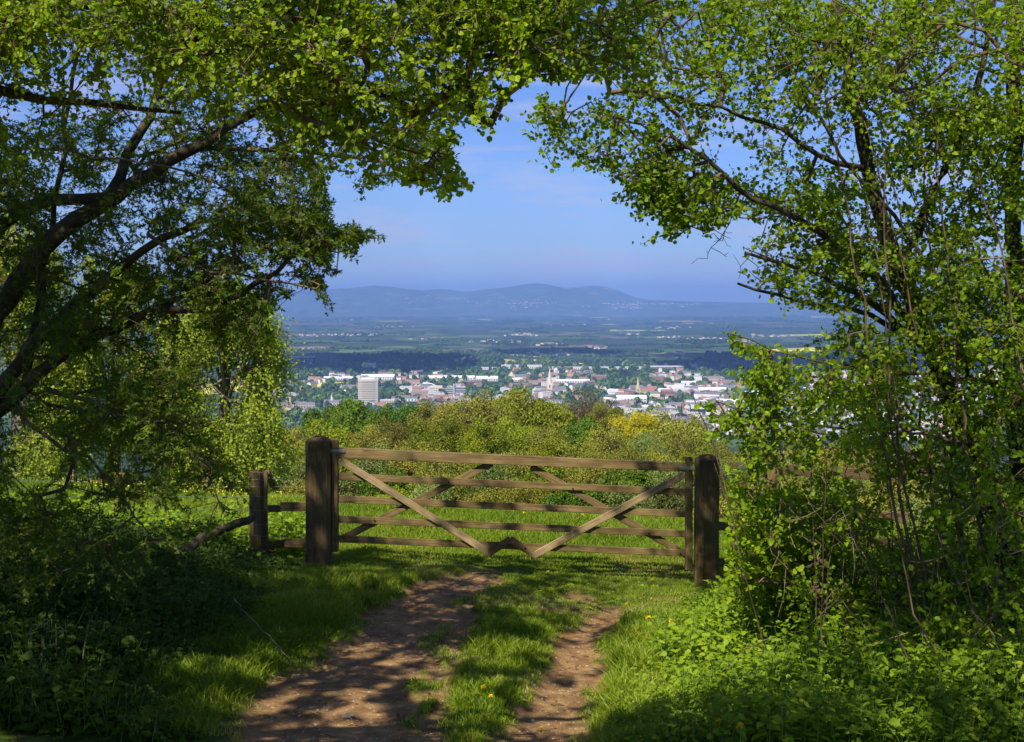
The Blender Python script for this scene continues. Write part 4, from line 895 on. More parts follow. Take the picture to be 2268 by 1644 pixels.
lby = np.array([CAMZ * F / (a - HORIZ) for a, b in lb]); lbx = np.array([(b - CX) / F * CAMZ * F / (a - HORIZ) for a, b in lb]); o_ = np.argsort(lby)
y = rng.uniform(8.7, 15.0, 11500); x = -(rng.random(len(y)) * (y * .47 + .5)); ed = np.interp(y, lby[o_], lbx[o_]) - x + (vnoise(x, y, 2, 83) - .5) * .5
k = (ed > 0) & (rng.random(len(x)) < sm(-.1, .6, ed) * .85 + .08); x, y, ed = x[k], y[k], ed[k]
hg = (.08 + .30 * sm(0, 1.1, ed) * (.4 + vnoise(x, y, 1.5, 84))) * rng.uniform(.6, 1.25, len(x))
k = np.arange(len(x)) % 2 == 0
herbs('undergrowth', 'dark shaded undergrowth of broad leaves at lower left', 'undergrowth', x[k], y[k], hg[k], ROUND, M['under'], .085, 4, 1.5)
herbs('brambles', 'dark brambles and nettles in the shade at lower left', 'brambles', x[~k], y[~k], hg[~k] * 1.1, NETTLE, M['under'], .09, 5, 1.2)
y = rng.uniform(15.0, 17.4, 1500); x = rng.uniform(-6.6, -2.2, len(y)); k = rng.random(len(x)) < sm(17.5, 15.4, y); x, y = x[k], y[k]
herbs('fence_weeds', 'sunlit tall weeds growing along the foot of the stock fence', 'weeds', x, y, rng.uniform(.12, .42, len(x)), NETTLE, M['nettle'], .075)
y = rng.uniform(9, 15, 520); x = rng.uniform(-1.6, 1.5, len(y)); k = (rutmask(x, y) < .3); x, y = x[k], y[k]
herbs('plantains', 'flat rosettes of broad leaved weeds in the grass of the track', 'weeds', x, y, np.full(len(x), .02), LANCE, M['nettle'], .06, 2, 1, 3)

# ------------------------------------------------------------------ flowers, stones, sticks
def dandelion(zx, zy, size, label, hgt=.14, d=None):
    g = G(zx, zy + hgt * F / 12 * .0) if d is None else P(zx, zy, d)
    g0 = np.array([g[0], g[1], float(H(g[0], g[1]))]); top = np.array([0, 0, hgt]) + [rng.normal(0, .01), 0, 0]
    root = empty('dandelion', tuple(g0)); tag(root, label, 'flower', 'yellow dandelions')
    link('stem', tubemesh('stem', [(np.stack([[0, 0, 0], top * .5 + [.006, 0, 0], top]), np.array([.003, .0028, .0026]))], M['stem']), root)
    n = 46; a = rng.uniform(0, 6.28, n); e = rng.uniform(0, 1.25, n)
    dr = np.stack([np.cos(a) * np.cos(e), np.sin(a) * np.cos(e), np.sin(e)], -1); nm = np.stack([-np.cos(a) * np.sin(e), -np.sin(a) * np.sin(e), np.cos(e)], -1)
    link('flower_head', leaves('flower_head', LANCE, np.repeat(top[None], n, 0), dr, nm, np.full(n, size) * rng.uniform(.7, 1.1, n), M['yellow']), root)
for zx, zy, s, lab in [(1435, 1440, .028, 'left of two bright dandelions above the grass edge right of the right rut'), (1483, 1445, .028, 'right of two bright dandelions above the grass edge right of the right rut'),
    (1390, 1362, .018, 'small dandelion near the upper end of the right wheel rut'), (1069, 1556, .024, 'pale yellow dandelion in the grass strip between the ruts'), (1088, 1576, .02, 'lower dandelion of two in the grass strip between the ruts'),
    (1592, 1690, .028, 'orange yellow dandelion among dark leaves at the bottom right, left of a pair'), (1638, 1702, .030, 'orange yellow dandelion among dark leaves at the bottom right, right of a pair'),
    (1205, 1622, .022, 'dandelion lying open on the bare soil of the right rut'), (1030, 1600, .016, 'tiny dandelion low on the left edge of the grass strip'), (808, 1312, .02, 'lone dandelion in the dark grass left of the left rut'),
    (1255, 1360, .014, 'small dandelion in the grass left of the right rut'), (1440, 1352, .016, 'small dandelion below the right end of the gate')]:
    dandelion(zx, zy, s, lab, .02 if zx == 1205 else (.26 if s > .027 else .10))
for i, (zx, zy) in enumerate([(1137, 1143), (1144, 1148), (1162, 1156), (1226, 1141), (1344, 1137), (1095, 1136), (1000, 1136), (1420, 1150), (905, 1130), (960, 1142), (1290, 1160), (1470, 1133)]):
    gq = G(zx, zy); dandelion(zx, zy + 3, .026, 'dandelion in the meadow seen through the gate bars', .12)
# strip of small yellow flowers at the meadow's far edge
y = rng.uniform(18.3, 19.3, 700); x = rng.uniform(-6.2, -3.1, 700); x[500:] = rng.uniform(3.0, 3.7, 200)
n = len(x); p = np.stack([x, y, H(x, y) + rng.uniform(.12, .2, n)], -1)
tag(link('buttercups', leaves('buttercups', RHOMB, p, unit(rng.normal(0, 1, (n, 3)) * [1, 1, .3]), rng.normal(0, .5, (n, 3)) + [0, -.5, 1], np.full(n, .02), M['yellow'])), 'band of small yellow flowers along the far edge of the meadow', 'flowers', kind='stuff')

def stone(zx, zy, w, label, fl=.5):
    g = G(zx, zy); bm = bmesh.new(); bmesh.ops.create_icosphere(bm, subdivisions=3, radius=w / 2)
    o3 = rng.uniform(0, 9, 3)
    for v in bm.verts:
        c = v.co.normalized(); k = 1 + .5 * (float(vnoise(c.x * 2 + o3[0], c.y * 2 + o3[1] + c.z * 1.7, 1.3, 5)) - .5) + .12 * (float(vnoise(c.x * 6, c.y * 6 + c.z * 5, 1.3, 6)) - .5)
        v.co = Vector((v.co.x * k, v.co.y * k * .7, v.co.z * k * fl))
    me = bpy.data.meshes.new('stone'); bm.to_mesh(me); bm.free(); me.materials.append(M['stone'])
    o = link('stone', me, None, (g[0], g[1], float(H(g[0], g[1])) + w * fl * .22)); o.rotation_euler = (0, 0, rng.uniform(-.5, .5))
    tag(o, label, 'stone', 'stones lying on the track')
for a in [(772, 1592, .085, 'brown flat stone in the left rut near the bottom'), (1388, 1412, .07, 'pale stone on the grass edge right of the right rut'), (1356, 1302, .065, 'pale stone in the grass below the right of the gate'),
          (1243, 1362, .05, 'whitish stone between the ruts near the gate'), (823, 1603, .035, 'small light pebble beside the brown stone of the left rut'), (945, 1430, .05, 'tan stone at the right edge of the left rut, halfway up'),
          (700, 1610, .03, 'small grey pebble left of the brown stone of the left rut'), (1180, 1598, .04, 'small brown stone in the right rut near the bottom'), (1300, 1480, .03, 'small pebble at the right edge of the right rut'), (1010, 1288, .045, 'tan stone in the grass above the left rut')]:
    stone(*a)
peb = []
Vp = []; Fp = []
base = np.array([(1, 0, 0), (-1, 0, 0), (0, 1, 0), (0, -1, 0), (0, 0, .6), (.6, .6, .35), (-.6, .5, .3)]); fc = np.array([[0, 5, 4], [5, 2, 4], [2, 6, 4], [6, 1, 4], [1, 3, 4], [3, 0, 4]])
y = rng.uniform(9, 14.6, 9000); x = rng.uniform(-2.4, 1.6, len(y)); k = rutmask(x, y) > .6; x, y = x[k], y[k]
s = .002 + .011 * rng.random(len(x)) ** 4; a = rng.uniform(0, 6.28, len(x)); ca, sa = np.cos(a), np.sin(a)
bx = base[None, :, 0] * ca[:, None] - base[None, :, 1] * sa[:, None]; by = base[None, :, 0] * sa[:, None] + base[None, :, 1] * ca[:, None]
Vp = np.stack([x[:, None] + bx * s[:, None], y[:, None] + by * s[:, None] * .8, H(x, y)[:, None] + base[None, :, 2] * s[:, None]], -1).reshape(-1, 3)
tag(link('gravel', npmesh('gravel', Vp, [(fc[None] + (np.arange(len(x)) * 7)[:, None, None]).reshape(-1, 3)], M['stone'])), 'fine grit and crumbs of stone on the bare ruts', 'gravel', kind='stuff')

def stick(name, pts, r, label, mat='deadwood'):
    q = []
    for zx, zy, h in pts:
        g = G(zx, zy + h * 260); q.append([g[0], g[1], float(H(g[0], g[1])) + h])
    q, rr = wlimb(np.array(q), r, r * .5, .06, .006); o = link(name, tubemesh(name, [(q - q[0], rr)], M[mat]), None, q[0]); tag(o, label, 'stick')
stick('stick', [(520, 1330, .25), (560, 1380, .18), (620, 1440, .10), (672, 1500, .02)], .007, 'long pale dead stalk leaning over the left verge')
stick('stick', [(500, 1475, .03), (560, 1492, .02), (640, 1508, .01), (700, 1508, .01)], .008, 'grey dead branch lying at the edge of the left rut')
stick('stick', [(520, 1448, .06), (550, 1462, .03), (575, 1478, .01)], .008, 'short dead branch in the left undergrowth by the rut')
stick('stick', [(1045, 1273, .01), (1080, 1270, .015), (1110, 1271, .01)], .014, 'short grey stick on the track just before the gate')
stick('stick', [(1130, 1610, .01), (1160, 1616, .01), (1200, 1620, .01)], .004, 'thin twig lying in the right rut')
stick('stick', [(0, 1530, .12), (60, 1480, .14), (110, 1455, .14), (160, 1440, .16)], .007, 'brown dead fern stalk lying at the lower left edge', 'deadwood')
stick('stick', [(545, 1255, .05), (580, 1235, .06), (610, 1222, .12)], .005, 'dead twig at the foot of the wire wound fence post')
# young ferns still rolled up
for i, (zx, h, lab) in enumerate([(70, .30, 'leftmost curled young fern in the lower left corner'), (92, .33, 'tallest curled young fern, second from the left'), (110, .31, 'third curled young fern from the left'), (128, .28, 'fourth curled young fern from the left'), (172, .33, 'rightmost curled young fern, leaning right')]):
    h += .14; g = G(zx, 1535); a = np.linspace(0, 5.2, 22); rr = .030 * (1 - a / 6.5)
    lean = .08 if i == 4 else rng.normal(0, .02)
    st_ = np.stack([np.linspace(0, lean, 10), np.zeros(10), np.linspace(0, h, 10)], -1)
    cu = np.stack([lean + .030 - np.cos(a) * rr, np.zeros(22), h + np.sin(a) * rr], -1)
    q = np.concatenate([st_, cu[1:]]); r = np.concatenate([np.full(10, .007), np.linspace(.0075, .004, 21)])
    o = link('fern', tubemesh('fern', [(q, r)], M['frond']), None, (g[0], g[1], float(H(g[0], g[1])))); tag(o, lab, 'fern', 'curled young ferns')

y = rng.uniform(9, 14.8, 1500); x = rng.uniform(-3.2, 2.2, len(y)); k = rng.random(len(x)) < .25 + .75 * (rutmask(x, y) > .4); x, y = x[k], y[k]; n = len(x)
tag(link('leaf_litter', leaves('leaf_litter', LANCE, np.stack([x, y, H(x, y) + .006], -1), rng.normal(0, 1, (n, 3)) * [1, 1, .12], rng.normal(0, .3, (n, 3)) + [0, 0, 1], rng.uniform(.012, .045, n), M['litter'])), 'dry brown leaf litter and bits of twig on the bare ruts', 'leaf litter', kind='stuff')
tw = []
for k in range(90):
    yy = rng.uniform(9, 14.4); xx = rng.uniform(-2.8, 1.8); a = rng.uniform(0, 3.14); l = rng.uniform(.04, .16); c_, s_2 = math.cos(a) * l, math.sin(a) * l
    tw.append((np.array([[xx - c_, yy - s_2, float(H(xx - c_, yy - s_2)) + .008], [xx, yy + .01, float(H(xx, yy)) + .012], [xx + c_, yy + s_2, float(H(xx + c_, yy + s_2)) + .008]]), np.array([.003, .0028, .0016])))
tag(link('twig_litter', tubemesh('twig_litter', tw, M['deadwood'])), 'small broken twigs scattered over the track', 'twigs', kind='stuff')

# ------------------------------------------------------------------ the wood below the meadow
WK = {'dark': leafmat('wood_dark', (.04, .085, .004), (.075, .14, .006), (.13, .20, .008), .25, vary=.38),
      'bright': leafmat('wood_bright', (.13, .16, .005), (.22, .25, .007), (.33, .35, .012), .3, vary=.38),
      'olive': leafmat('wood_olive', (.12, .125, .012), (.22, .215, .022), (.34, .32, .04), .2, vary=.38),
      'twiggy': leafmat('wood_twiggy', (.11, .085, .04), (.18, .14, .065), (.27, .21, .10), .1, vary=.38),
      'gold': leafmat('wood_gold', (.22, .20, .006), (.34, .29, .008), (.46, .39, .012), .3, vary=.38),
      'sage': leafmat('wood_sage', (.08, .11, .02), (.15, .19, .04), (.24, .28, .07), .2, vary=.38)}
def crown_mesh(kind, seed, npuff, nleaf, lsz, twigs):
    g = np.random.default_rng(seed)
    c = unit(g.normal(0, 1, (npuff, 3))) * (g.random((npuff, 1)) ** .4) * .72; c[:, 2] = np.abs(c[:, 2]) * 1.05 - .25 * g.random(npuff)
    pr = g.uniform(.17, .34, npuff)
    i = g.integers(0, npuff, nleaf); u = unit(g.normal(0, 1, (nleaf, 3))); u[:, 2] = np.where(u[:, 2] < -.3, -u[:, 2], u[:, 2])
    rad = 1 - .30 * g.random(nleaf) ** 2
    wob = 1 + .35 * (vnoise(u[:, 0] * 3 + i * 7, u[:, 1] * 3 + u[:, 2] * 2, 1.6, 5) - .5)
    p = c[i] + u * (pr[i] * rad * wob)[:, None]
    p[:, 2] = .5 + p[:, 2] * .52; p[:, 2] = np.clip(p[:, 2], .02, 1.2)
    dr = unit(g.normal(0, 1, (nleaf, 3))); nm = unit(u + g.normal(0, .38, (nleaf, 3)))
    rn = np.clip(.35 * g.random(npuff)[i] + .65 * g.random(nleaf), 0, 1)
    sz = lsz * g.uniform(.6, 1.4, nleaf)
    global rng
    KZ = 1.9; p = p * [1, 1, KZ]
    me = leaves('crown', RHOMB, p, dr, nm, sz, WK[kind], rn); co_ = np.empty(len(me.vertices) * 3, np.float32); me.vertices.foreach_get('co', co_); co_ = co_.reshape(-1, 3); co_[:, 2] /= KZ; me.vertices.foreach_set('co', co_.ravel()); p = p / [1, 1, KZ]
    tm = None
    if twigs:
        t0 = c[g.integers(0, npuff, twigs)] * .5; t0[:, 2] = .45 + t0[:, 2] * .4; u = unit(g.normal(0, .55, (twigs, 3)) + [0, 0, .9]); t1 = t0 + u * g.uniform(.2, .5, (twigs, 1)) * [1, 1, .6]
        k = (t1[:, 0] ** 2 + t1[:, 1] ** 2 < .9) & (t1[:, 2] < 1.03); t0, t1 = t0[k], t1[k]
        s = unit(g.normal(0, 1, (len(t0), 3))) * .004
        V = np.stack([t0 - s, t0 + s, t1 + s * .4, t1 - s * .4], 1).reshape(-1, 3); ii = np.arange(len(t0))[:, None] * 4
        tm = npmesh('twigs', V, [np.concatenate([ii, ii + 1, ii + 2, ii + 3], 1)], M['twig'])
    return me, tm
def trunk_mesh(seed):
    g = np.random.default_rng(seed); t = [(np.array([[0, 0, -2.2], [.01, 0, .1], [0, .02, .5], [.02, 0, .8]]), np.array([.06, .045, .03, .01]))]
    for k in range(9):
        a = g.uniform(0, 6.28); z = g.uniform(.18, .5); r = g.uniform(.4, .75)
        t.append((np.array([[0, 0, z], [math.cos(a) * r * .5, math.sin(a) * r * .5, z + .18], [math.cos(a) * r, math.sin(a) * r, z + g.uniform(.25, .42)]]), np.array([.02, .014, .004])))
    return tubemesh('trunk', t, M['bark'])
TRK = [trunk_mesh(1), trunk_mesh(2), trunk_mesh(3)]
CR = {}
for kd, arg in {'dark': (34, 14000, .060, 0), 'bright': (38, 14000, .048, 300), 'olive': (46, 14000, .038, 1500), 'twiggy': (46, 7000, .032, 3200), 'gold': (34, 11000, .046, 400), 'sage': (50, 14000, .038, 700)}.items():
    CR[kd] = [crown_mesh(kd, hash_, *arg) for hash_ in (sum(map(ord, kd)), sum(map(ord, kd)) + 5)]
DESC = {'dark': ('deep green dense tree', 'tree'), 'bright': ('bright yellow green tree', 'tree'), 'olive': ('olive brown half leafed tree', 'tree'), 'twiggy': ('brown twiggy barely leafed tree', 'tree'), 'gold': ('golden yellow tree', 'tree'), 'sage': ('grey green bushy sallow', 'tree')}
ORD = ['first', 'second', 'third', 'fourth', 'fifth', 'sixth', 'seventh', 'eighth', 'ninth', 'tenth', 'eleventh', 'twelfth', 'thirteenth', 'fourteenth', 'fifteenth', 'sixteenth', 'seventeenth', 'eighteenth', 'nineteenth', 'twentieth', 'twenty-first', 'twenty-second', 'twenty-third', 'twenty-fourth', 'twenty-fifth']
def wood_tree(cx, ytop, wid, d, kind, label):
    p = P(cx, ytop, d); gz = float(HB(p[0], d)); h = max(p[2] - gz, 1.5); w = wid / F * d / 2 / .88
    h = min(h, w * 2.3); root = empty('woodland_tree', (p[0], d, p[2] - h), rng.uniform(0, 6.28)); tag(root, label, 'tree', 'trees of the wood below the meadow')
    root.scale = (w, w, h / 1.0)
    cm, tm = CR[kind][rng.integers(0, 2)]
    link('trunk', TRK[rng.integers(0, 3)], root); link('crown', cm, root)
    if tm: link('twigs', tm, root)
rows = {
 'skyline': [(600, 975, 95, 190, 'bright'), (622, 938, 70, 230, 'bright'), (672, 945, 90, 225, 'olive'), (725, 898, 95, 212, 'dark'), (785, 893, 95, 205, 'dark'), (850, 905, 70, 240, 'dark'), (905, 893, 75, 235, 'dark'), (955, 880, 110, 228, 'olive'), (1010, 872, 110, 222, 'olive'), (1075, 853, 135, 215, 'olive'), (1120, 868, 90, 222, 'bright'), (1188, 856, 130, 205, 'bright'), (1245, 900, 90, 215, 'olive'), (1310, 862, 125, 218, 'twiggy'), (1345, 892, 60, 200, 'olive'), (1405, 905, 82, 190, 'gold'), (1470, 893, 150, 205, 'olive'), (1530, 912, 100, 222, 'olive'), (1585, 968, 110, 210, 'olive'), (1700, 975, 140, 215, 'twiggy'), (1800, 985, 150, 210, 'olive'), (1910, 975, 150, 210, 'olive'), (2040, 985, 160, 210, 'twiggy')],
 'upper': [(575, 1000, 100, 150, 'sage'), (650, 985, 110, 150, 'olive'), (725, 948, 150, 150, 'bright'), (800, 938, 105, 160, 'olive'), (870, 925, 115, 155, 'olive'), (945, 935, 110, 150, 'bright'), (1010, 925, 105, 160, 'bright'), (1075, 930, 115, 150, 'bright'), (1150, 925, 110, 155, 'bright'), (1215, 930, 115, 150, 'olive'), (1290, 925, 110, 155, 'dark'), (1350, 935, 115, 150, 'olive'), (1425, 955, 105, 150, 'sage'), (1500, 950, 115, 155, 'olive'), (1560, 985, 110, 150, 'sage'), (1650, 1000, 130, 150, 'olive'), (1760, 1005, 130, 150, 'sage'), (1880, 1000, 130, 150, 'olive')],
 'middle': [(560, 1030, 130, 100, 'olive'), (650, 1020, 130, 100, 'sage'), (735, 1000, 130, 105, 'bright'), (820, 985, 130, 100, 'sage'), (900, 975, 120, 105, 'olive'), (985, 985, 125, 100, 'olive'), (1060, 975, 120, 105, 'bright'), (1140, 985, 125, 100, 'olive'), (1225, 970, 120, 100, 'bright'), (1300, 975, 125, 105, 'olive'), (1385, 985, 120, 100, 'olive'), (1460, 990, 115, 100, 'olive'), (1545, 990, 130, 105, 'bright'), (1630, 1020, 130, 100, 'sage'), (1740, 1030, 140, 100, 'olive'), (1870, 1040, 150, 100, 'sage'), (1990, 1045, 150, 100, 'olive'), (2110, 1050, 150, 100, 'bright'), (2230, 1055, 150, 100, 'olive')],
 'lower': [(545, 1062, 150, 66, 'sage'), (650, 1052, 150, 66, 'olive'), (760, 1035, 150, 66, 'sage'), (870, 1022, 150, 66, 'dark'), (975, 1028, 150, 66, 'olive'), (1080, 1015, 150, 66, 'sage'), (1190, 1022, 150, 66, 'bright'), (1290, 1020, 140, 66, 'olive'), (1390, 1022, 140, 66, 'dark'), (1480, 1022, 140, 66, 'sage'), (1590, 1035, 150, 66, 'sage'), (1700, 1050, 150, 66, 'olive'), (1840, 1060, 160, 66, 'sage'), (1980, 1065, 170, 66, 'olive'), (2110, 1070, 170, 66, 'sage'), (2240, 1072, 170, 66, 'olive')],
 'nearest': [(600, 1090, 170, 40, 'sage'), (740, 1083, 150, 40, 'olive'), (850, 1078, 150, 40, 'bright'), (960, 1068, 150, 40, 'sage'), (1075, 1070, 140, 40, 'olive'), (1165, 1062, 140, 40, 'olive'), (1270, 1055, 140, 40, 'dark'), (1370, 1063, 140, 40, 'sage'), (1480, 1058, 160, 40, 'sage'), (1600, 1075, 160, 40, 'olive'), (1740, 1090, 180, 40, 'sage'), (1890, 1092, 180, 40, 'olive'), (2040, 1096, 180, 40, 'sage'), (2190, 1100, 180, 40, 'olive')]}
RW = {'skyline': 'in the top row of the wood', 'upper': "in the wood's second row", 'middle': 'in the middle row of the wood', 'lower': "in the wood's fourth row", 'nearest': "in the row at the meadow's edge"}
for rname, lst in rows.items():
    for i, (cx, yt, wd_, d, kd) in enumerate(lst):
        wood_tree(cx + rng.uniform(-6, 6), yt - (13 if rname == 'skyline' else 10) + rng.uniform(-7, 5), wd_ * (1.4 if rname == 'skyline' else 1.14), d * rng.uniform(.95, 1.05), kd, '%s %s, %s from the left' % (DESC[kd][0], RW[rname], ORD[i]))

# ------------------------------------------------------------------ the town on the plain
W_ = {'white': plain('white_render', (.66, .64, .60)), 'cream': plain('cream_render', (.62, .55, .42)), 'stone': plain('pale_stone', (.50, .42, .28)), 'brick': plain('red_brick', (.24, .12, .09)), 'buff': plain('buff_brick', (.42, .33, .26)),
      'slate': plain('slate_roof', (.14, .14, .16)), 'tile': plain('brown_tile_roof', (.24, .15, .12)), 'redtile': plain('red_tile_roof', (.27, .13, .09)), 'metal': plain('white_metal_roof', (.72, .74, .78), .6), 'grey': plain('grey_roof', (.36, .36, .40)), 'glass': plain('dark_window', (.10, .12, .15), .3), 'conc': plain('pale_concrete', (.52, .47, .40))}
def gable_arrays(w, d, h, rh, hip=0.0):
    x, y = w / 2, d / 2; o = .25
    V = np.array([(-x, -y, -2), (x, -y, -2), (x, y, -2), (-x, y, -2), (-x, -y, h), (x, -y, h), (x, y, h), (-x, y, h), (-x + hip * x, 0, h + rh), (x - hip * x, 0, h + rh), (-x - o, -y - o, h - .1), (x + o, -y - o, h - .1), (x + o, y + o, h - .1), (-x - o, y + o, h - .1), (-x - o + hip * x, 0, h + rh + .05), (x + o - hip * x, 0, h + rh + .05)])
    qw = np.array([[0, 1, 5, 4], [1, 2, 6, 5], [2, 3, 7, 6], [3, 0, 4, 7]]); tw = np.array([[5, 6, 9], [7, 4, 8]])
    qr = np.array([[10, 11, 15, 14], [12, 13, 14, 15]]); tr = np.array([[11, 12, 15], [13, 10, 14]]) if hip else np.zeros((0, 3), int)
    return V, qw, tw, qr, tr
def house_mesh(w, d, h, rh, wall, roof, hip=0.0, win=True, chim=True):
    V, qw, tw, qr, tr = gable_arrays(w, d, h, rh, hip); V = list(map(tuple, V)); Q = [tuple(a) for a in qw] + [tuple(a) for a in qr]; mi = [0] * 4 + [1] * 2
    def box(x0, x1, y0, y1, z0, z1, m):
        b = len(V); V.extend([(x0, y0, z0), (x1, y0, z0), (x1, y1, z0), (x0, y1, z0), (x0, y0, z1), (x1, y0, z1), (x1, y1, z1), (x0, y1, z1)])
        for f in ((0, 1, 5, 4), (1, 2, 6, 5), (2, 3, 7, 6), (3, 0, 4, 7), (4, 5, 6, 7)): Q.append(tuple(b + i for i in f)); mi.append(m)
    if win:
        nx_ = max(2, int(w / 3.2))
        for i in range(nx_):
            cx_ = -w / 2 + (i + .5) * w / nx_
            for lv in range(max(1, int(h / 3))): box(cx_ - .5, cx_ + .5, -d / 2 - .04, -d / 2 + .02, lv * 3 + 1, lv * 3 + 2.3, 2)
    if chim: box(-w / 2 + .3, -w / 2 + 1.5, -.6, .6, h + rh * .4, h + rh + 1.4, 0)
    T3 = [tuple(a) for a in tw] + [tuple(a) for a in tr]
    return npmesh('house', np.array(V, float), [np.array(Q), np.array(T3)], [W_[wall], W_[roof], W_['glass']], False, mi + [0] * 2 + [1] * (len(T3) - 2))
def tz(zx, zy): return onplain(zx, zy)
def part(name, boxes, mat, parent, loc0=(0, 0, 0)):
    V = []; Q = []
    for x0, x1, y0, y1, z0, z1 in boxes:
        b = len(V); V += [(x0, y0, z0), (x1, y0, z0), (x1, y1, z0), (x0, y1, z0), (x0, y0, z1), (x1, y0, z1), (x1, y1, z1), (x0, y1, z1)]
        Q += [tuple(b + i for i in f) for f in ((0, 1, 5, 4), (1, 2, 6, 5), (2, 3, 7, 6), (3, 0, 4, 7), (4, 5, 6, 7), (3, 2, 1, 0))]
    return link(name, npmesh(name, np.array(V, float), [np.array(Q)], mat), parent)
UC = npmesh('window', np.array([(0, 0, 0), (1, 0, 0), (1, 1, 0), (0, 1, 0), (0, 0, 1), (1, 0, 1), (1, 1, 1), (0, 1, 1)], float), [np.array([(0, 1, 5, 4), (1, 2, 6, 5), (2, 3, 7, 6), (3, 0, 4, 7), (4, 5, 6, 7), (3, 2, 1, 0)])], W_['glass'])
UM = {}
def each(name, boxes, mat, parent):
    if mat.name not in UM: UM[mat.name] = UC.copy(); UM[mat.name].materials[0] = mat
    for x0, x1, y0, y1, z0, z1 in boxes:
        o = link(name, UM[mat.name], parent, (x0, y0, z0)); o.scale = (x1 - x0, y1 - y0, z1 - z0)
def pyramid(name, r, z0, z1, n, mat, parent, cx=0, cy_=0, rot=0.):
    a = np.arange(n) / n * 2 * math.pi + rot; V = [(cx + r * math.cos(t), cy_ + r * math.sin(t), z0) for t in a] + [(cx, cy_, z1)]
    return link(name, npmesh(name, np.array(V), [np.array([[i, (i + 1) % n, n] for i in range(n)])], mat), parent)
def landmark(name, zx, zbase, label, cat, ry=0):
    p = tz(zx, zbase); o = empty(name, tuple(p), ry); tag(o, label, cat); o['d'] = float(p[1]); return o, F / p[1]
# tower block
o, s = landmark('tower_block', 817, 897, 'pale round cornered concrete tower block standing over the town, left of centre', 'building')
w = 46 / s; h = 56 / s
def oct_ring(name, w, d, z0, z1, ch, mat, parent, bow=0.0):
    pts = [(-w / 2 + ch, -d / 2), (-w / 4, -d / 2 - bow * .8), (0, -d / 2 - bow), (w / 4, -d / 2 - bow * .8), (w / 2 - ch, -d / 2), (w / 2, -d / 2 + ch), (w / 2, d / 2 - ch), (w / 2 - ch, d / 2), (-w / 2 + ch, d / 2), (-w / 2, d / 2 - ch), (-w / 2, -d / 2 + ch)]
    n_ = len(pts); V = [(x, y, z0) for x, y in pts] + [(x, y, z1) for x, y in pts] + [(0, 0, z1), (0, 0, z0)]
    return link(name, npmesh(name, np.array(V), [np.array([[i, (i + 1) % n_, (i + 1) % n_ + n_, i + n_] for i in range(n_)]), np.array([[i + n_, (i + 1) % n_ + n_, 2 * n_] for i in range(n_)] + [[(i + 1) % n_, i, 2 * n_ + 1] for i in range(n_)])], mat), parent)
oct_ring('core', w - 1.2, 22, -2, h, 2, W_['glass'], o, 2.2)
fl = h / 14.
for k in range(14): oct_ring('floor_band', w, 23.4, k * fl - .2, k * fl + fl * .56, 2, W_['conc'], o, 2.4)
each('mullion', [(-w / 2 + 2 + i * (w - 4) / 16 - .5, -w / 2 + 2 + i * (w - 4) / 16 + .5, -12.2, -10.6, 0, h) for i in range(17)], W_['conc'], o)
oct_ring('parapet', w + .3, 23.8, h - 2.6, h + 1.4, 2, W_['conc'], o, 2.5)
part('plant_room', [(-w * .34, w * .30, -5, 5, h + 1, h + 4.2)], W_['white'], o)
each('mast', [(-8, -7.4, 0, .6, h + 4, h + 8), (2, 2.5, 0, .5, h + 4, h + 9), (9, 9.4, 1, 1.5, h + 3, h + 7)], W_['grey'], o)
part('podium', [(w * .55, w * 1.25, -10, 10, -1, 11)], W_['conc'], o); each('window', [(w * .56 + i * 3.4, w * .56 + i * 3.4 + 1.4, -10.2, -9.9, 2, 9) for i in range(8)], W_['glass'], o)
def spire(name, zx, zbase, ytop, wz, label, mat='stone', nave=True, tower=.38, roof='slate'):
    o, s = landmark(name, zx, zbase, label, 'church'); hh = (zbase - ytop) / s; w = wz / s
    part('tower', [(-w / 2, w / 2, -w / 2, w / 2, -2, hh * tower)], W_[mat], o)
    part('belfry_window', [(-w * .12, w * .12, -w / 2 - .15, -w / 2 + .1, hh * tower * .55, hh * tower * .85)], W_['glass'], o)
    for q in ((-1, -1), (1, -1), (-1, 1), (1, 1)): pyramid('pinnacle', w * .11, hh * tower - 2, hh * (tower + .14), 4, W_[mat], o, q[0] * w * .42, q[1] * w * .42, .78)
    pyramid('spire', w * .46, hh * tower - .3, hh, 8, W_[mat], o, rot=.39)
    if nave:
        V, qw, tw, qr, tr = gable_arrays(30, 14, 9, 7); V = V + [15 + w / 2, 0, 0]
        link('nave', npmesh('nave', V, [np.concatenate([qw, qr]), tw], [W_[mat], W_[roof]], False, [0] * 4 + [1] * 2 + [0] * 2), o)
spire('church', 1217.5, 872, 812, 12, 'tall pale ornate church spire rising behind the wood, right of centre', 'cream')
spire('church', 1413, 876, 833, 10, 'slender grey church spire in the middle of the town, right of the tall pale one', 'stone', roof='redtile')
spire('church', 756, 868, 849, 6, 'small grey church spire left of the tower block', 'stone')
spire('church', 1133, 843, 822, 14, 'squat stone church tower with short spire, far side of the town', 'stone', tower=.55)
spire('church', 1588, 868, 846, 6, 'little stone church turret next to long red roofs at the right', 'stone')
spire('church', 675, 940, 924, 5, 'small white church turret low at the left edge of the town', 'white', nave=False)
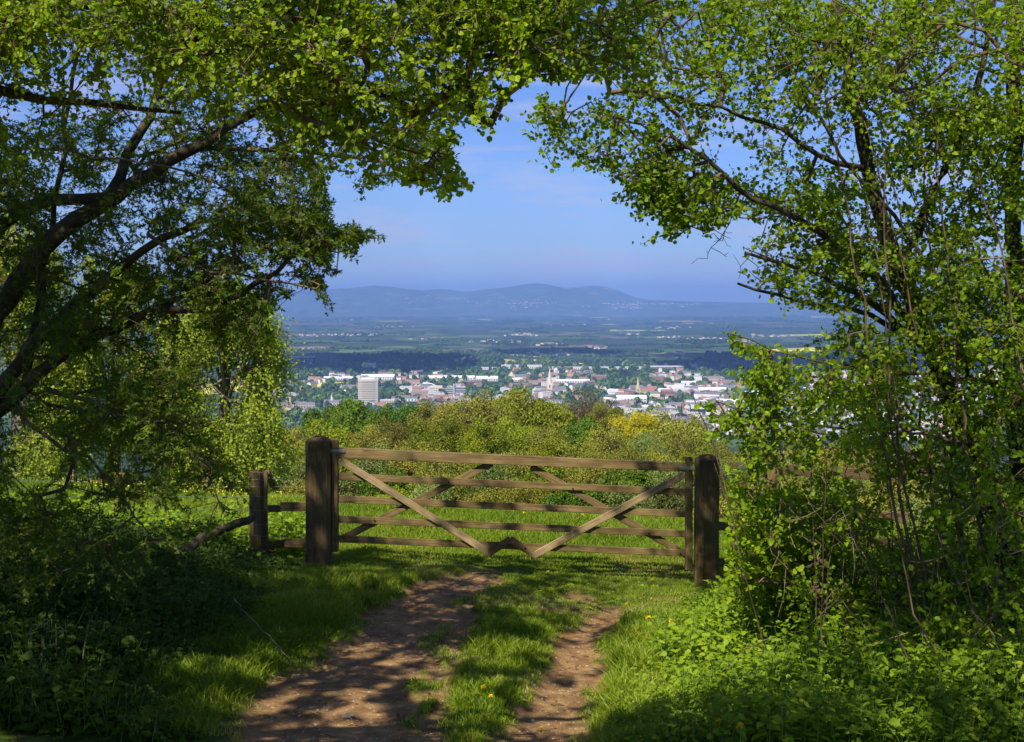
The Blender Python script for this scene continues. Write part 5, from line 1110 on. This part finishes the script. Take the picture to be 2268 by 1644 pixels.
# college
def longhall(name, zx, zbase, wz, hz_, dd, rh, wall, roof, label, cat='building', win=0, ry=0, hip=0):
    o, s = landmark(name, zx, zbase, label, cat, ry); w = wz / s; h = hz_ / s
    V, qw, tw, qr, tr = gable_arrays(w, dd, h, rh, hip)
    wo_ = link('walls', npmesh('walls', V[:10], [qw, tw] if not hip else [qw], W_[wall]), o)
    link('roof', npmesh('roof', V[10:], [qr - 10] + ([tr - 10] if hip else []), W_[roof]), o)
    if win: 
        n_ = max(2, int(w / win)); rows_ = max(1, int(h / 4.2))
        each('window', [(-w / 2 + (i + .25) * w / n_, -w / 2 + (i + .75) * w / n_, -dd / 2 - .2, -dd / 2 + .1, 1.2 + r_ * h / rows_, 1.2 + r_ * h / rows_ + h / rows_ * .5) for i in range(n_) for r_ in range(rows_)], W_['glass'], wo_)
    return o, s, w, h
o, s, w, h = longhall('college_building', 664, 912, 68, 15, 14, 5, 'stone', 'slate', 'long tan stone college with pinnacles at the left edge of the town', win=5)
for k in range(12): pyramid('pinnacle', .9, h - 2, h + 5, 4, W_['stone'], o, -w / 2 + k * w / 11, -7.1)
part('gable_wing', [(-w * .20, -w * .08, -14, -7, -1, h + 2)], W_['stone'], o)
o, s = landmark('college_tower', 639.5, 903, 'square stone college tower with flagpole behind the long tan college', 'tower'); part('tower', [(-5, 5, -5, 5, -1, 20)], W_['stone'], o); each('merlon', [(-5 + i * 2.4, -3.8 + i * 2.4, -5.1, -4, 19.8, 21.3) for i in range(5)], W_['stone'], o); part('flagpole', [(-.2, .2, -.2, .2, 20, 31)], W_['grey'], o)
longhall('college_building', 640, 902, 78, 8, 12, 4, 'white', 'slate', 'grey roofed college range with white wall behind the tan stone college', win=0)
o, s, w, h = longhall('college_building', 735, 905, 34, 14, 14, 5, 'stone', 'slate', 'stone hall with a thin cupola, right of the long tan college', win=5)
part('cupola', [(-1.8, 1.8, -1.8, 1.8, h, h + 10)], W_['white'], o); pyramid('cupola_spire', 2, h + 10, h + 19, 8, W_['grey'], o)
# large sheds and halls:  zx0, zx1, ytop, ybase, wall, roof, label
for zx0, zx1, yt, yb, wl, rf, lab in [
    (718, 797, 834, 842, 'white', 'metal', 'long white roofed shed behind and left of the tower block'),
    (800, 874, 829, 842, 'white', 'metal', 'stepped white roofed hall behind and right of the tower block'),
    (945, 1052, 832, 842, 'white', 'metal', 'longest white roofed warehouse above the olive trees at centre left'),
    (1055, 1103, 833, 844, 'white', 'metal', 'white warehouse joined to the right of the longest one'),
    (1124, 1157, 837, 845, 'cream', 'metal', 'small pale shed left of the tall pale spire'),
    (1232, 1306, 840, 848, 'white', 'metal', 'long white shed just right of the tall pale spire'),
    (1054, 1100, 813, 819, 'white', 'grey', 'far grey roofed factory at the town edge, left of centre'),
    (1105, 1200, 808, 816, 'white', 'grey', 'very long far factory roof beyond the tall pale spire'),
    (1214, 1310, 812, 819, 'white', 'grey', 'far pale factory roof right of the tall pale spire'),
    (1320, 1430, 812, 818, 'white', 'grey', 'far grey industrial roof beyond the slender spire'),
    (1440, 1514, 810, 817, 'brick', 'grey', 'far grey roofed brick works at the right of the factories'),
    (1546, 1608, 858, 872, 'white', 'metal', 'large white market hall at the right side of the town'),
    (1490, 1545, 861, 872, 'buff', 'grey', 'grey roofed hall left of the large white market hall'),
    (1329, 1348, 852, 860, 'cream', 'metal', 'small white roofed hall left of the slender spire'),
    (1365, 1431, 875, 892, 'white', 'metal', 'white stepped office block below the slender spire'),
    (1367, 1392, 869, 879, 'brick', 'redtile', 'plain red block on top of the white stepped office block'),
    (1563, 1592, 850, 862, 'cream', 'redtile', 'cream building with red roof beside the little turret'),
    (1594, 1625, 845, 861, 'stone', 'redtile', 'left of two long red roofed stone halls at the right'),
    (1626, 1665, 847, 861, 'stone', 'redtile', 'right of two long red roofed stone halls at the right'),
    (1598, 1645, 884, 894, 'white', 'metal', 'flat white building low on the right side of the town'),
    (1650, 1720, 866, 880, 'white', 'metal', 'broad white store seen through the hazel leaves'),
    (1735, 1800, 880, 892, 'white', 'grey', 'white office row seen through the hazel leaves'),
    (857, 880, 878, 888, 'white', 'slate', 'white terrace right of the tower block'),
    (882, 925, 878, 888, 'white', 'slate', 'long white terrace right of the tower block, nearer the wood'),
    (742, 790, 864, 874, 'white', 'metal', 'white roofed sports hall touching the left of the tower block'),
    (932, 952, 850, 862, 'cream', 'slate', 'cream block at the foot of the white arch'),
    (640, 690, 862, 872, 'cream', 'redtile', 'red roofed cream terrace at the left edge of the town'),
    (1465, 1490, 862, 873, 'brick', 'redtile', 'red brick building with pale bands in the middle of the town')]:
    longhall('large_building', (zx0 + zx1) / 2, yb, zx1 - zx0, (yb - yt) * .62, 26, (yb - yt) * .38 / (F / tz(zx0, yb)[1]), wl, rf, lab, win=6)
# arch
o, s = landmark('arched_roof', 946, 858, 'white curved arch of a hall roof left of the glass office', 'building'); a = np.linspace(.12, math.pi - .12, 20); r = 21 / s
q = np.stack([-np.cos(a) * r, 0 * a, np.sin(a) * r * .55 - 3], -1); link('arch', tubemesh('arch', [(q, np.full(20, 1.6))], W_['metal']), o)
V = []; 
for yy in (2, 34): V += [(x_, yy, z_ - 1.2) for x_, _, z_ in q]
link('roof', npmesh('roof', np.array(V), [np.array([[i, i + 1, 21 + i, 20 + i] for i in range(19)])], W_['grey']), o)
# glass office
o, s = landmark('glass_office', 993, 874, 'modern grey and glass office block above the wood, left of centre', 'building')
B = lambda a, b: ((a - 993) / s, (b - 993) / s)
x0, x1 = B(952, 980); part('cream_wing', [(x0, x1, -8, 14, 0, 19)], W_['cream'], o); each('window', [(x0 + 2 + i * 4.2, x0 + 4.2 + i * 4.2, -8.2, -7.9, z_, z_ + 2.4) for i in range(int((x1 - x0) / 4.2) - 0) for z_ in (3, 8, 13)], W_['glass'], o)
x0, x1 = B(972, 1004); part('glass_wing', [(x0, x1, -16, 4, 0, 15)], W_['glass'], o); each('floor_band', [(x0 - .3, x1 + .3, -16.4, 4.2, z_, z_ + 1.5) for z_ in (0, 4.5, 9, 13.5)], W_['conc'], o)
x0, x1 = B(1004, 1008); part('stair_tower', [(x0, x1, -18, 4, 0, 24)], W_['grey'], o)
x0, x1 = B(1008, 1031); part('block', [(x0, x1, -15, 4, 0, 17)], W_['glass'], o); each('floor_band', [(x0 - .2, x1 + .4, -15.4, 4.2, z_, z_ + 1.6) for z_ in (0, 5.3, 10.6, 16)], W_['conc'], o)
x0, x1 = B(1005, 1022); part('roof_plant', [(x0, x1, -10, 2, 17.6, 24)], W_['grey'], o)

# street houses
HM = []
for wl, rf, args in [('white', 'slate', (13, 9, 6.5, 3.2)), ('white', 'slate', (34, 10, 9, 3)), ('cream', 'slate', (24, 10, 8.5, 3.2)), ('brick', 'tile', (12, 8, 5.5, 3.4)), ('white', 'tile', (13, 8, 5.5, 3.4)), ('buff', 'tile', (30, 9, 6, 3.4)), ('cream', 'redtile', (14, 9, 6, 3.6)), ('white', 'grey', (22, 16, 11, 1.6)), ('white', 'metal', (34, 20, 8, 1.8)), ('brick', 'slate', (40, 9, 6.5, 3.4)), ('buff', 'redtile', (20, 10, 7, 3.8)), ('white', 'slate', (48, 11, 11, 3))]:
    HM.append((house_mesh(*args, wl, rf), args, wl, rf))
HN = {'slate': 'slate', 'tile': 'brown tiled', 'redtile': 'red tiled', 'grey': 'flat grey', 'metal': 'white metal'}
def town_density(zx, zy):
    b = vnoise(zx, zy * 2.4, .018, 91) * .6 + vnoise(zx, zy * 2.4, .05, 92) * .4
    b = b + .10 * sm(1240, 1420, zx) * sm(850, 880, zy) - .16 * (1 - sm(822, 834, zy)) - .12 * sm(900, 925, zy) * (zx < 1500)
    b = b - .35 * ((zx > 630) & (zx < 790) & (zy > 868) & (zy < 900))
    return b
cand = []
while len(cand) < 1350:
    zx = rng.uniform(540, 2300); zy = 808 + 170 * rng.random() ** 1.15
    if rng.random() < np.clip((float(town_density(zx, zy)) - .40) * 5, .04, 1): cand.append((zx, zy))
cand.sort(key=lambda c: -c[1] + (300 if c[0] > 1750 else 0))
def visible_ind(c): return True
acc = [[], [], []]
for i, (zx, zy) in enumerate(cand):
    p = tz(zx, zy); k = int(rng.choice([0, 0, 1, 2, 3, 3, 4, 4, 5, 5, 6, 7, 3, 9, 9, 10, 5] if zx < 1330 or zy < 850 else [0, 1, 2, 3, 5, 6, 7, 4, 8, 9, 9, 10, 11, 2])); me, ar, wl, rf = HM[k]; rz = float(vnoise(zx, zy, .012, 95) * 2.2 - 1.1) + rng.choice([0, 1.57])
    if i < 300:
        o = link('house', me, None, tuple(p)); o.rotation_euler = (0, 0, rz)
        tag(o, '%s house with %s roof among the town\'s trees' % ({'brick': 'red brick'}.get(wl, wl), HN[rf]) if ar[0] < 30 else '%s terrace with %s roof in the town' % ({'brick': 'red brick'}.get(wl, wl), HN[rf]), 'house', '%s %s roofed %s of the town' % (wl, HN[rf], 'houses' if ar[0] < 30 else 'terraces'))
    else:
        acc[0].append((p, rz, k, rng.uniform(.8, 1.2)))
def merge_boxes(name, items, label, cat):
    names = list(W_); Vs = []; Q = []; T3 = []; mq = []; mt = []; b = 0
    for p, rz, k, sc in items:
        _, ar, wl, rf = HM[k]; V, qw, tw, qr, tr = gable_arrays(*ar); c, s_ = math.cos(rz), math.sin(rz); V = V * sc
        V = np.stack([V[:, 0] * c - V[:, 1] * s_, V[:, 0] * s_ + V[:, 1] * c, V[:, 2]], -1) + p
        Vs.append(V); Q += [qw + b, qr + b]; T3.append(tw + b); mq += [names.index(wl)] * 4 + [names.index(rf)] * 2; mt += [names.index(wl)] * 2; b += len(V)
    o = link(name, npmesh(name, np.concatenate(Vs), [np.concatenate(Q), np.concatenate(T3)], [W_[n_] for n_ in names], False, mq + mt)); tag(o, label, cat, kind='stuff'); return o
merge_boxes('far_houses', acc[0], 'mass of small far houses filling the back of the town', 'houses')
# villages and farms out on the plain, pale specks on the hill's foot
it = []
for zx, zy, n_, sp in [(780, 742, 26, 60), (1165, 742, 26, 40), (1210, 764, 16, 30), (1130, 757, 20, 50), (1490, 727, 14, 40), (1400, 741, 8, 20), (1560, 751, 14, 40), (1640, 757, 14, 40), (1330, 772, 14, 50), (1200, 779, 10, 30), (1700, 745, 14, 60), (950, 752, 12, 60), (860, 725, 8, 40), (1250, 721, 8, 40), (690, 745, 10, 40), (660, 792, 30, 40), (1466, 710, 3, 6), (1345, 709, 3, 6), (1070, 757, 10, 20), (1480, 748, 8, 30), (1240, 786, 10, 40), (1500, 786, 8, 30), (700, 775, 12, 50)]:
    for _ in range(n_):
        p = tz(zx + rng.normal(0, sp * .5), zy + rng.normal(0, 1.3)); it.append((p, rng.uniform(-1, 1), int(rng.choice([0, 2, 4, 6, 3, 5, 4])), rng.uniform(.6, 1.0)))
merge_boxes('village_houses', it, 'pale specks of villages and farms scattered over the plain', 'houses')
it = []
for zx, zy, n_, sp, sy in [(1430, 675, 60, 90, 1.5), (1380, 681, 50, 70, 3), (1180, 673, 34, 60, 1.2), (1160, 678, 20, 60, 3), (930, 668, 16, 80, 4), (1070, 672, 16, 60, 3), (1500, 676, 20, 50, 2)]:
    for _ in range(n_):
        a, b = zx + rng.normal(0, sp * .5), zy + rng.normal(0, sy)
        # march the sight line into the hill face
        jx = int(np.clip(np.searchsorted(hx, a), 1, len(hx) - 2)); col = np.array([rows_[jx] for rows_ in V_hills])
        for jr in range(nr):
            d = col[jr, 1]; 
            if P(a, b, d)[2] < col[jr, 2]: it.append((col[jr] * 1.0 + [0, -25, 2], rng.uniform(-1, 1), int(rng.choice([0, 4, 2])), rng.uniform(.8, 1.2))); break
if it: merge_boxes('hillside_houses', it, 'white specks of a spa town along the foot of the far hills', 'houses')

# trees of the town and of the plain
def clump_arrays(seed, n, lsz=.32):
    g = np.random.default_rng(seed); c = unit(g.normal(0, 1, (9, 3))) * .55; c[:, 2] = np.abs(c[:, 2]); i = g.integers(0, 9, n); u = unit(g.normal(0, 1, (n, 3))); u[:, 2] = np.abs(u[:, 2]) * .9
    p = c[i] + u * .48; t = unit(g.normal(0, 1, (n, 3))); w = unit(np.cross(u, t)); v = np.cross(w, u); s = lsz * g.uniform(.6, 1.2, (n, 1)) / 2
    p[:, 2] = p[:, 2] * .9 + .05
    return np.stack([p - v * s, p - w * s, p + v * s, p + w * s], 1).reshape(-1, 3), np.arange(n * 4).reshape(n, 4)
TM = {'green': leafmat('town_green', (.035, .08, .012), (.06, .13, .02), (.10, .18, .03), .15, vary=.12), 'deep': leafmat('town_deep', (.018, .04, .012), (.028, .06, .016), (.045, .08, .02), .1, vary=.12), 'light': leafmat('town_light', (.09, .14, .025), (.13, .19, .035), (.18, .24, .05), .15, vary=.12), 'copper': leafmat('town_copper', (.05, .012, .018), (.07, .016, .022), (.09, .025, .03), .1)}
CL = {k: [npmesh('crown', (lambda V_: V_ * [1, 1, 1.0])(clump_arrays(q, 260)[0]), [clump_arrays(q, 260)[1]], TM[k], rnd=np.repeat(np.random.default_rng(q).random(260), 4)) for q in (1, 2)] for k in TM}
tkm = tubemesh('trunk', [(np.array([[0, 0, -.3], [0, 0, .5]]), np.array([.07, .05]))], M['bark'])
def ttree(zx, zy, kind, w, h, label, group):
    p = tz(zx, zy); o = empty('town_tree', tuple(p), rng.uniform(0, 6.28)); o.scale = (w / 2, w / 2, h); tag(o, label, 'tree', group)
    link('trunk', tkm, o); link('crown', CL[kind][rng.integers(0, 2)], o)
for zx, zy, w, h, lab in [(655, 920, 24, 18, 'dark purple copper beech before the college at the left edge of the town'), (994 - 98, 864, 22, 13, 'dark copper beech right of the tower block'), (1490, 832, 12, 9, 'left of two small copper trees near the top of the town'), (1501, 833, 12, 9, 'right of two small copper trees near the top of the town')]:
    ttree(zx if zx != 896 else 1024 - 128, zy, 'copper', w, h, lab, 'copper beeches of the town')
cand = []
while len(cand) < 2300:
    zx = rng.uniform(540, 2300); zy = 800 + 185 * rng.random() ** 1.1
    if rng.random() < np.clip((.60 - float(town_density(zx, zy))) * 4, .05, 1): cand.append((zx, zy))
for _ in range(70): cand.append((rng.uniform(628, 790), rng.uniform(872, 900)))
for _ in range(60): cand.append((rng.uniform(540, 720), rng.uniform(915, 965)))
cand.sort(key=lambda c: -c[1] + (300 if c[0] > 1750 else 0))
KN = {'green': 'mid green', 'deep': 'dark green', 'light': 'pale green'}
stuff = {'green': [], 'deep': [], 'light': []}
for i, (zx, zy) in enumerate(cand):
    kd = str(rng.choice(['green', 'green', 'green', 'deep', 'light'])); w = rng.uniform(13, 27); h = rng.uniform(10, 17)
    if i < 290: ttree(zx, zy, kd, w, h, '%s round tree among the roofs of the town' % KN[kd], '%s trees of the town' % KN[kd])
    else: stuff[kd].append((tz(zx, zy), w, h))
# tree belts: zx0, zx1, zy, height, kind
for zx0, zx1, zy, hh, kd, n_ in [(600, 800, 812, 13, 'deep', 60), (740, 880, 800, 26, 'deep', 26), (845, 885, 797, 30, 'deep', 22), (880, 1010, 801, 30, 'deep', 44), (1020, 1110, 806, 24, 'deep', 36), (1030, 1120, 818, 14, 'deep', 30), (800, 1060, 822, 13, 'deep', 80), (640, 1000, 828, 11, 'green', 60), (1180, 1300, 781, 18, 'deep', 34), (1300, 1470, 781, 14, 'deep', 50), (1130, 1350, 806, 14, 'deep', 12), (1540, 1640, 806, 22, 'deep', 40), (1590, 1900, 800, 20, 'deep', 90), (1560, 1760, 789, 18, 'deep', 50), (1700, 2200, 812, 18, 'deep', 90), (1250, 1380, 829, 12, 'deep', 60), (1500, 1700, 832, 14, 'green', 60), (1240, 1330, 832, 10, 'light', 24), (600, 850, 788, 12, 'green', 40), (900, 1200, 790, 13, 'green', 60)]:
    for _ in range(n_): stuff[kd].append((tz(rng.uniform(zx0, zx1), zy + rng.normal(0, 1.6)), hh * rng.uniform(.9, 1.6), hh * rng.uniform(.6, 1.1)))
for _ in range(230):
    zy = 688 + 105 * rng.random(); zx = rng.uniform(500, 2300); l = rng.uniform(20, 120); n_ = int(l / 3.4); sl_ = rng.uniform(-.02, .02); kd = str(rng.choice(['green', 'deep', 'deep']))
    hh = rng.uniform(9, 15) * (1 + .6 * (zy < 720))
    for t in np.linspace(-.5, .5, n_):
        if rng.random() < .8: stuff[kd].append((tz(zx + t * l, zy + t * l * sl_ + rng.normal(0, .12)), hh * rng.uniform(1.2, 2.6), hh * rng.uniform(.6, 1.15)))
for kd, L_ in stuff.items():
    c0, f0 = clump_arrays(4, 70, .5); n_ = len(L_); p = np.array([a[0] for a in L_]); sc = np.array([[a[1] / 2, a[1] / 2, a[2]] for a in L_]); r_ = rng.uniform(0, 6.28, n_)
    cx_ = c0[None, :, 0] * np.cos(r_)[:, None] - c0[None, :, 1] * np.sin(r_)[:, None]; cy2 = c0[None, :, 0] * np.sin(r_)[:, None] + c0[None, :, 1] * np.cos(r_)[:, None]
    V = np.stack([p[:, None, 0] + cx_ * sc[:, None, 0], p[:, None, 1] + cy2 * sc[:, None, 1], p[:, None, 2] + c0[None, :, 2] * sc[:, None, 2]], -1)
    ff = (f0[None] + (np.arange(n_) * len(c0))[:, None, None]).reshape(-1, 4)
    tag(link('distant_woods', npmesh('distant_woods', V.reshape(-1, 3), [ff], TM[kd], rnd=np.repeat(rng.random(n_ * len(f0)), 4))), '%s hedgerow trees and copses over the far plain' % KN[kd], 'woods', kind='stuff')

# ------------------------------------------------------------------ clouds that shade parts of the plain
def cloud_over(zx0, zx1, zy0, zy1, alt, seed):
    g = np.random.default_rng(seed); out_ = []
    for _ in range(26):
        p = tz(g.uniform(zx0, zx1), g.uniform(zy0, zy1)); c = p + S * (alt / S[2]); sx = abs(tz(zx1, (zy0 + zy1) / 2)[0] - tz(zx0, (zy0 + zy1) / 2)[0]) * .16; sy_ = abs(tz(0, zy0)[1] - tz(0, zy1)[1]) * .20
        bm = bmesh.new(); bmesh.ops.create_icosphere(bm, subdivisions=3, radius=1)
        k = g.uniform(.6, 1.2)
        V = np.array([v.co for v in bm.verts]); Fc = np.array([[v.index for v in f.verts] for f in bm.faces]); bm.free()
        V *= 1 + .35 * (vnoise(V[:, 0] * 3 + seed, V[:, 1] * 3 + V[:, 2] * 2, 1.3, seed)[:, None] - .5)
        out_.append((V * [sx * k, sy_ * k, 70 * k] + c, Fc))
    return out_
cl = cloud_over(600, 1010, 786, 822, 1700, 1) + cloud_over(1490, 2300, 786, 820, 1700, 2) + cloud_over(1090, 1350, 772, 786, 1700, 5)
Vs = []; Fs = []; b = 0
for V, Fc in cl: Vs.append(V); Fs.append(Fc + b); b += len(V)
M['cloud'] = plain('cloud_white', (.9, .9, .92), 1.0)
tag(link('clouds', npmesh('clouds', np.concatenate(Vs), [np.concatenate(Fs)], M['cloud'], True)), 'loose cumulus clouds high over the plain', 'clouds', kind='stuff')
# ------------------------------------------------------------------ (end)
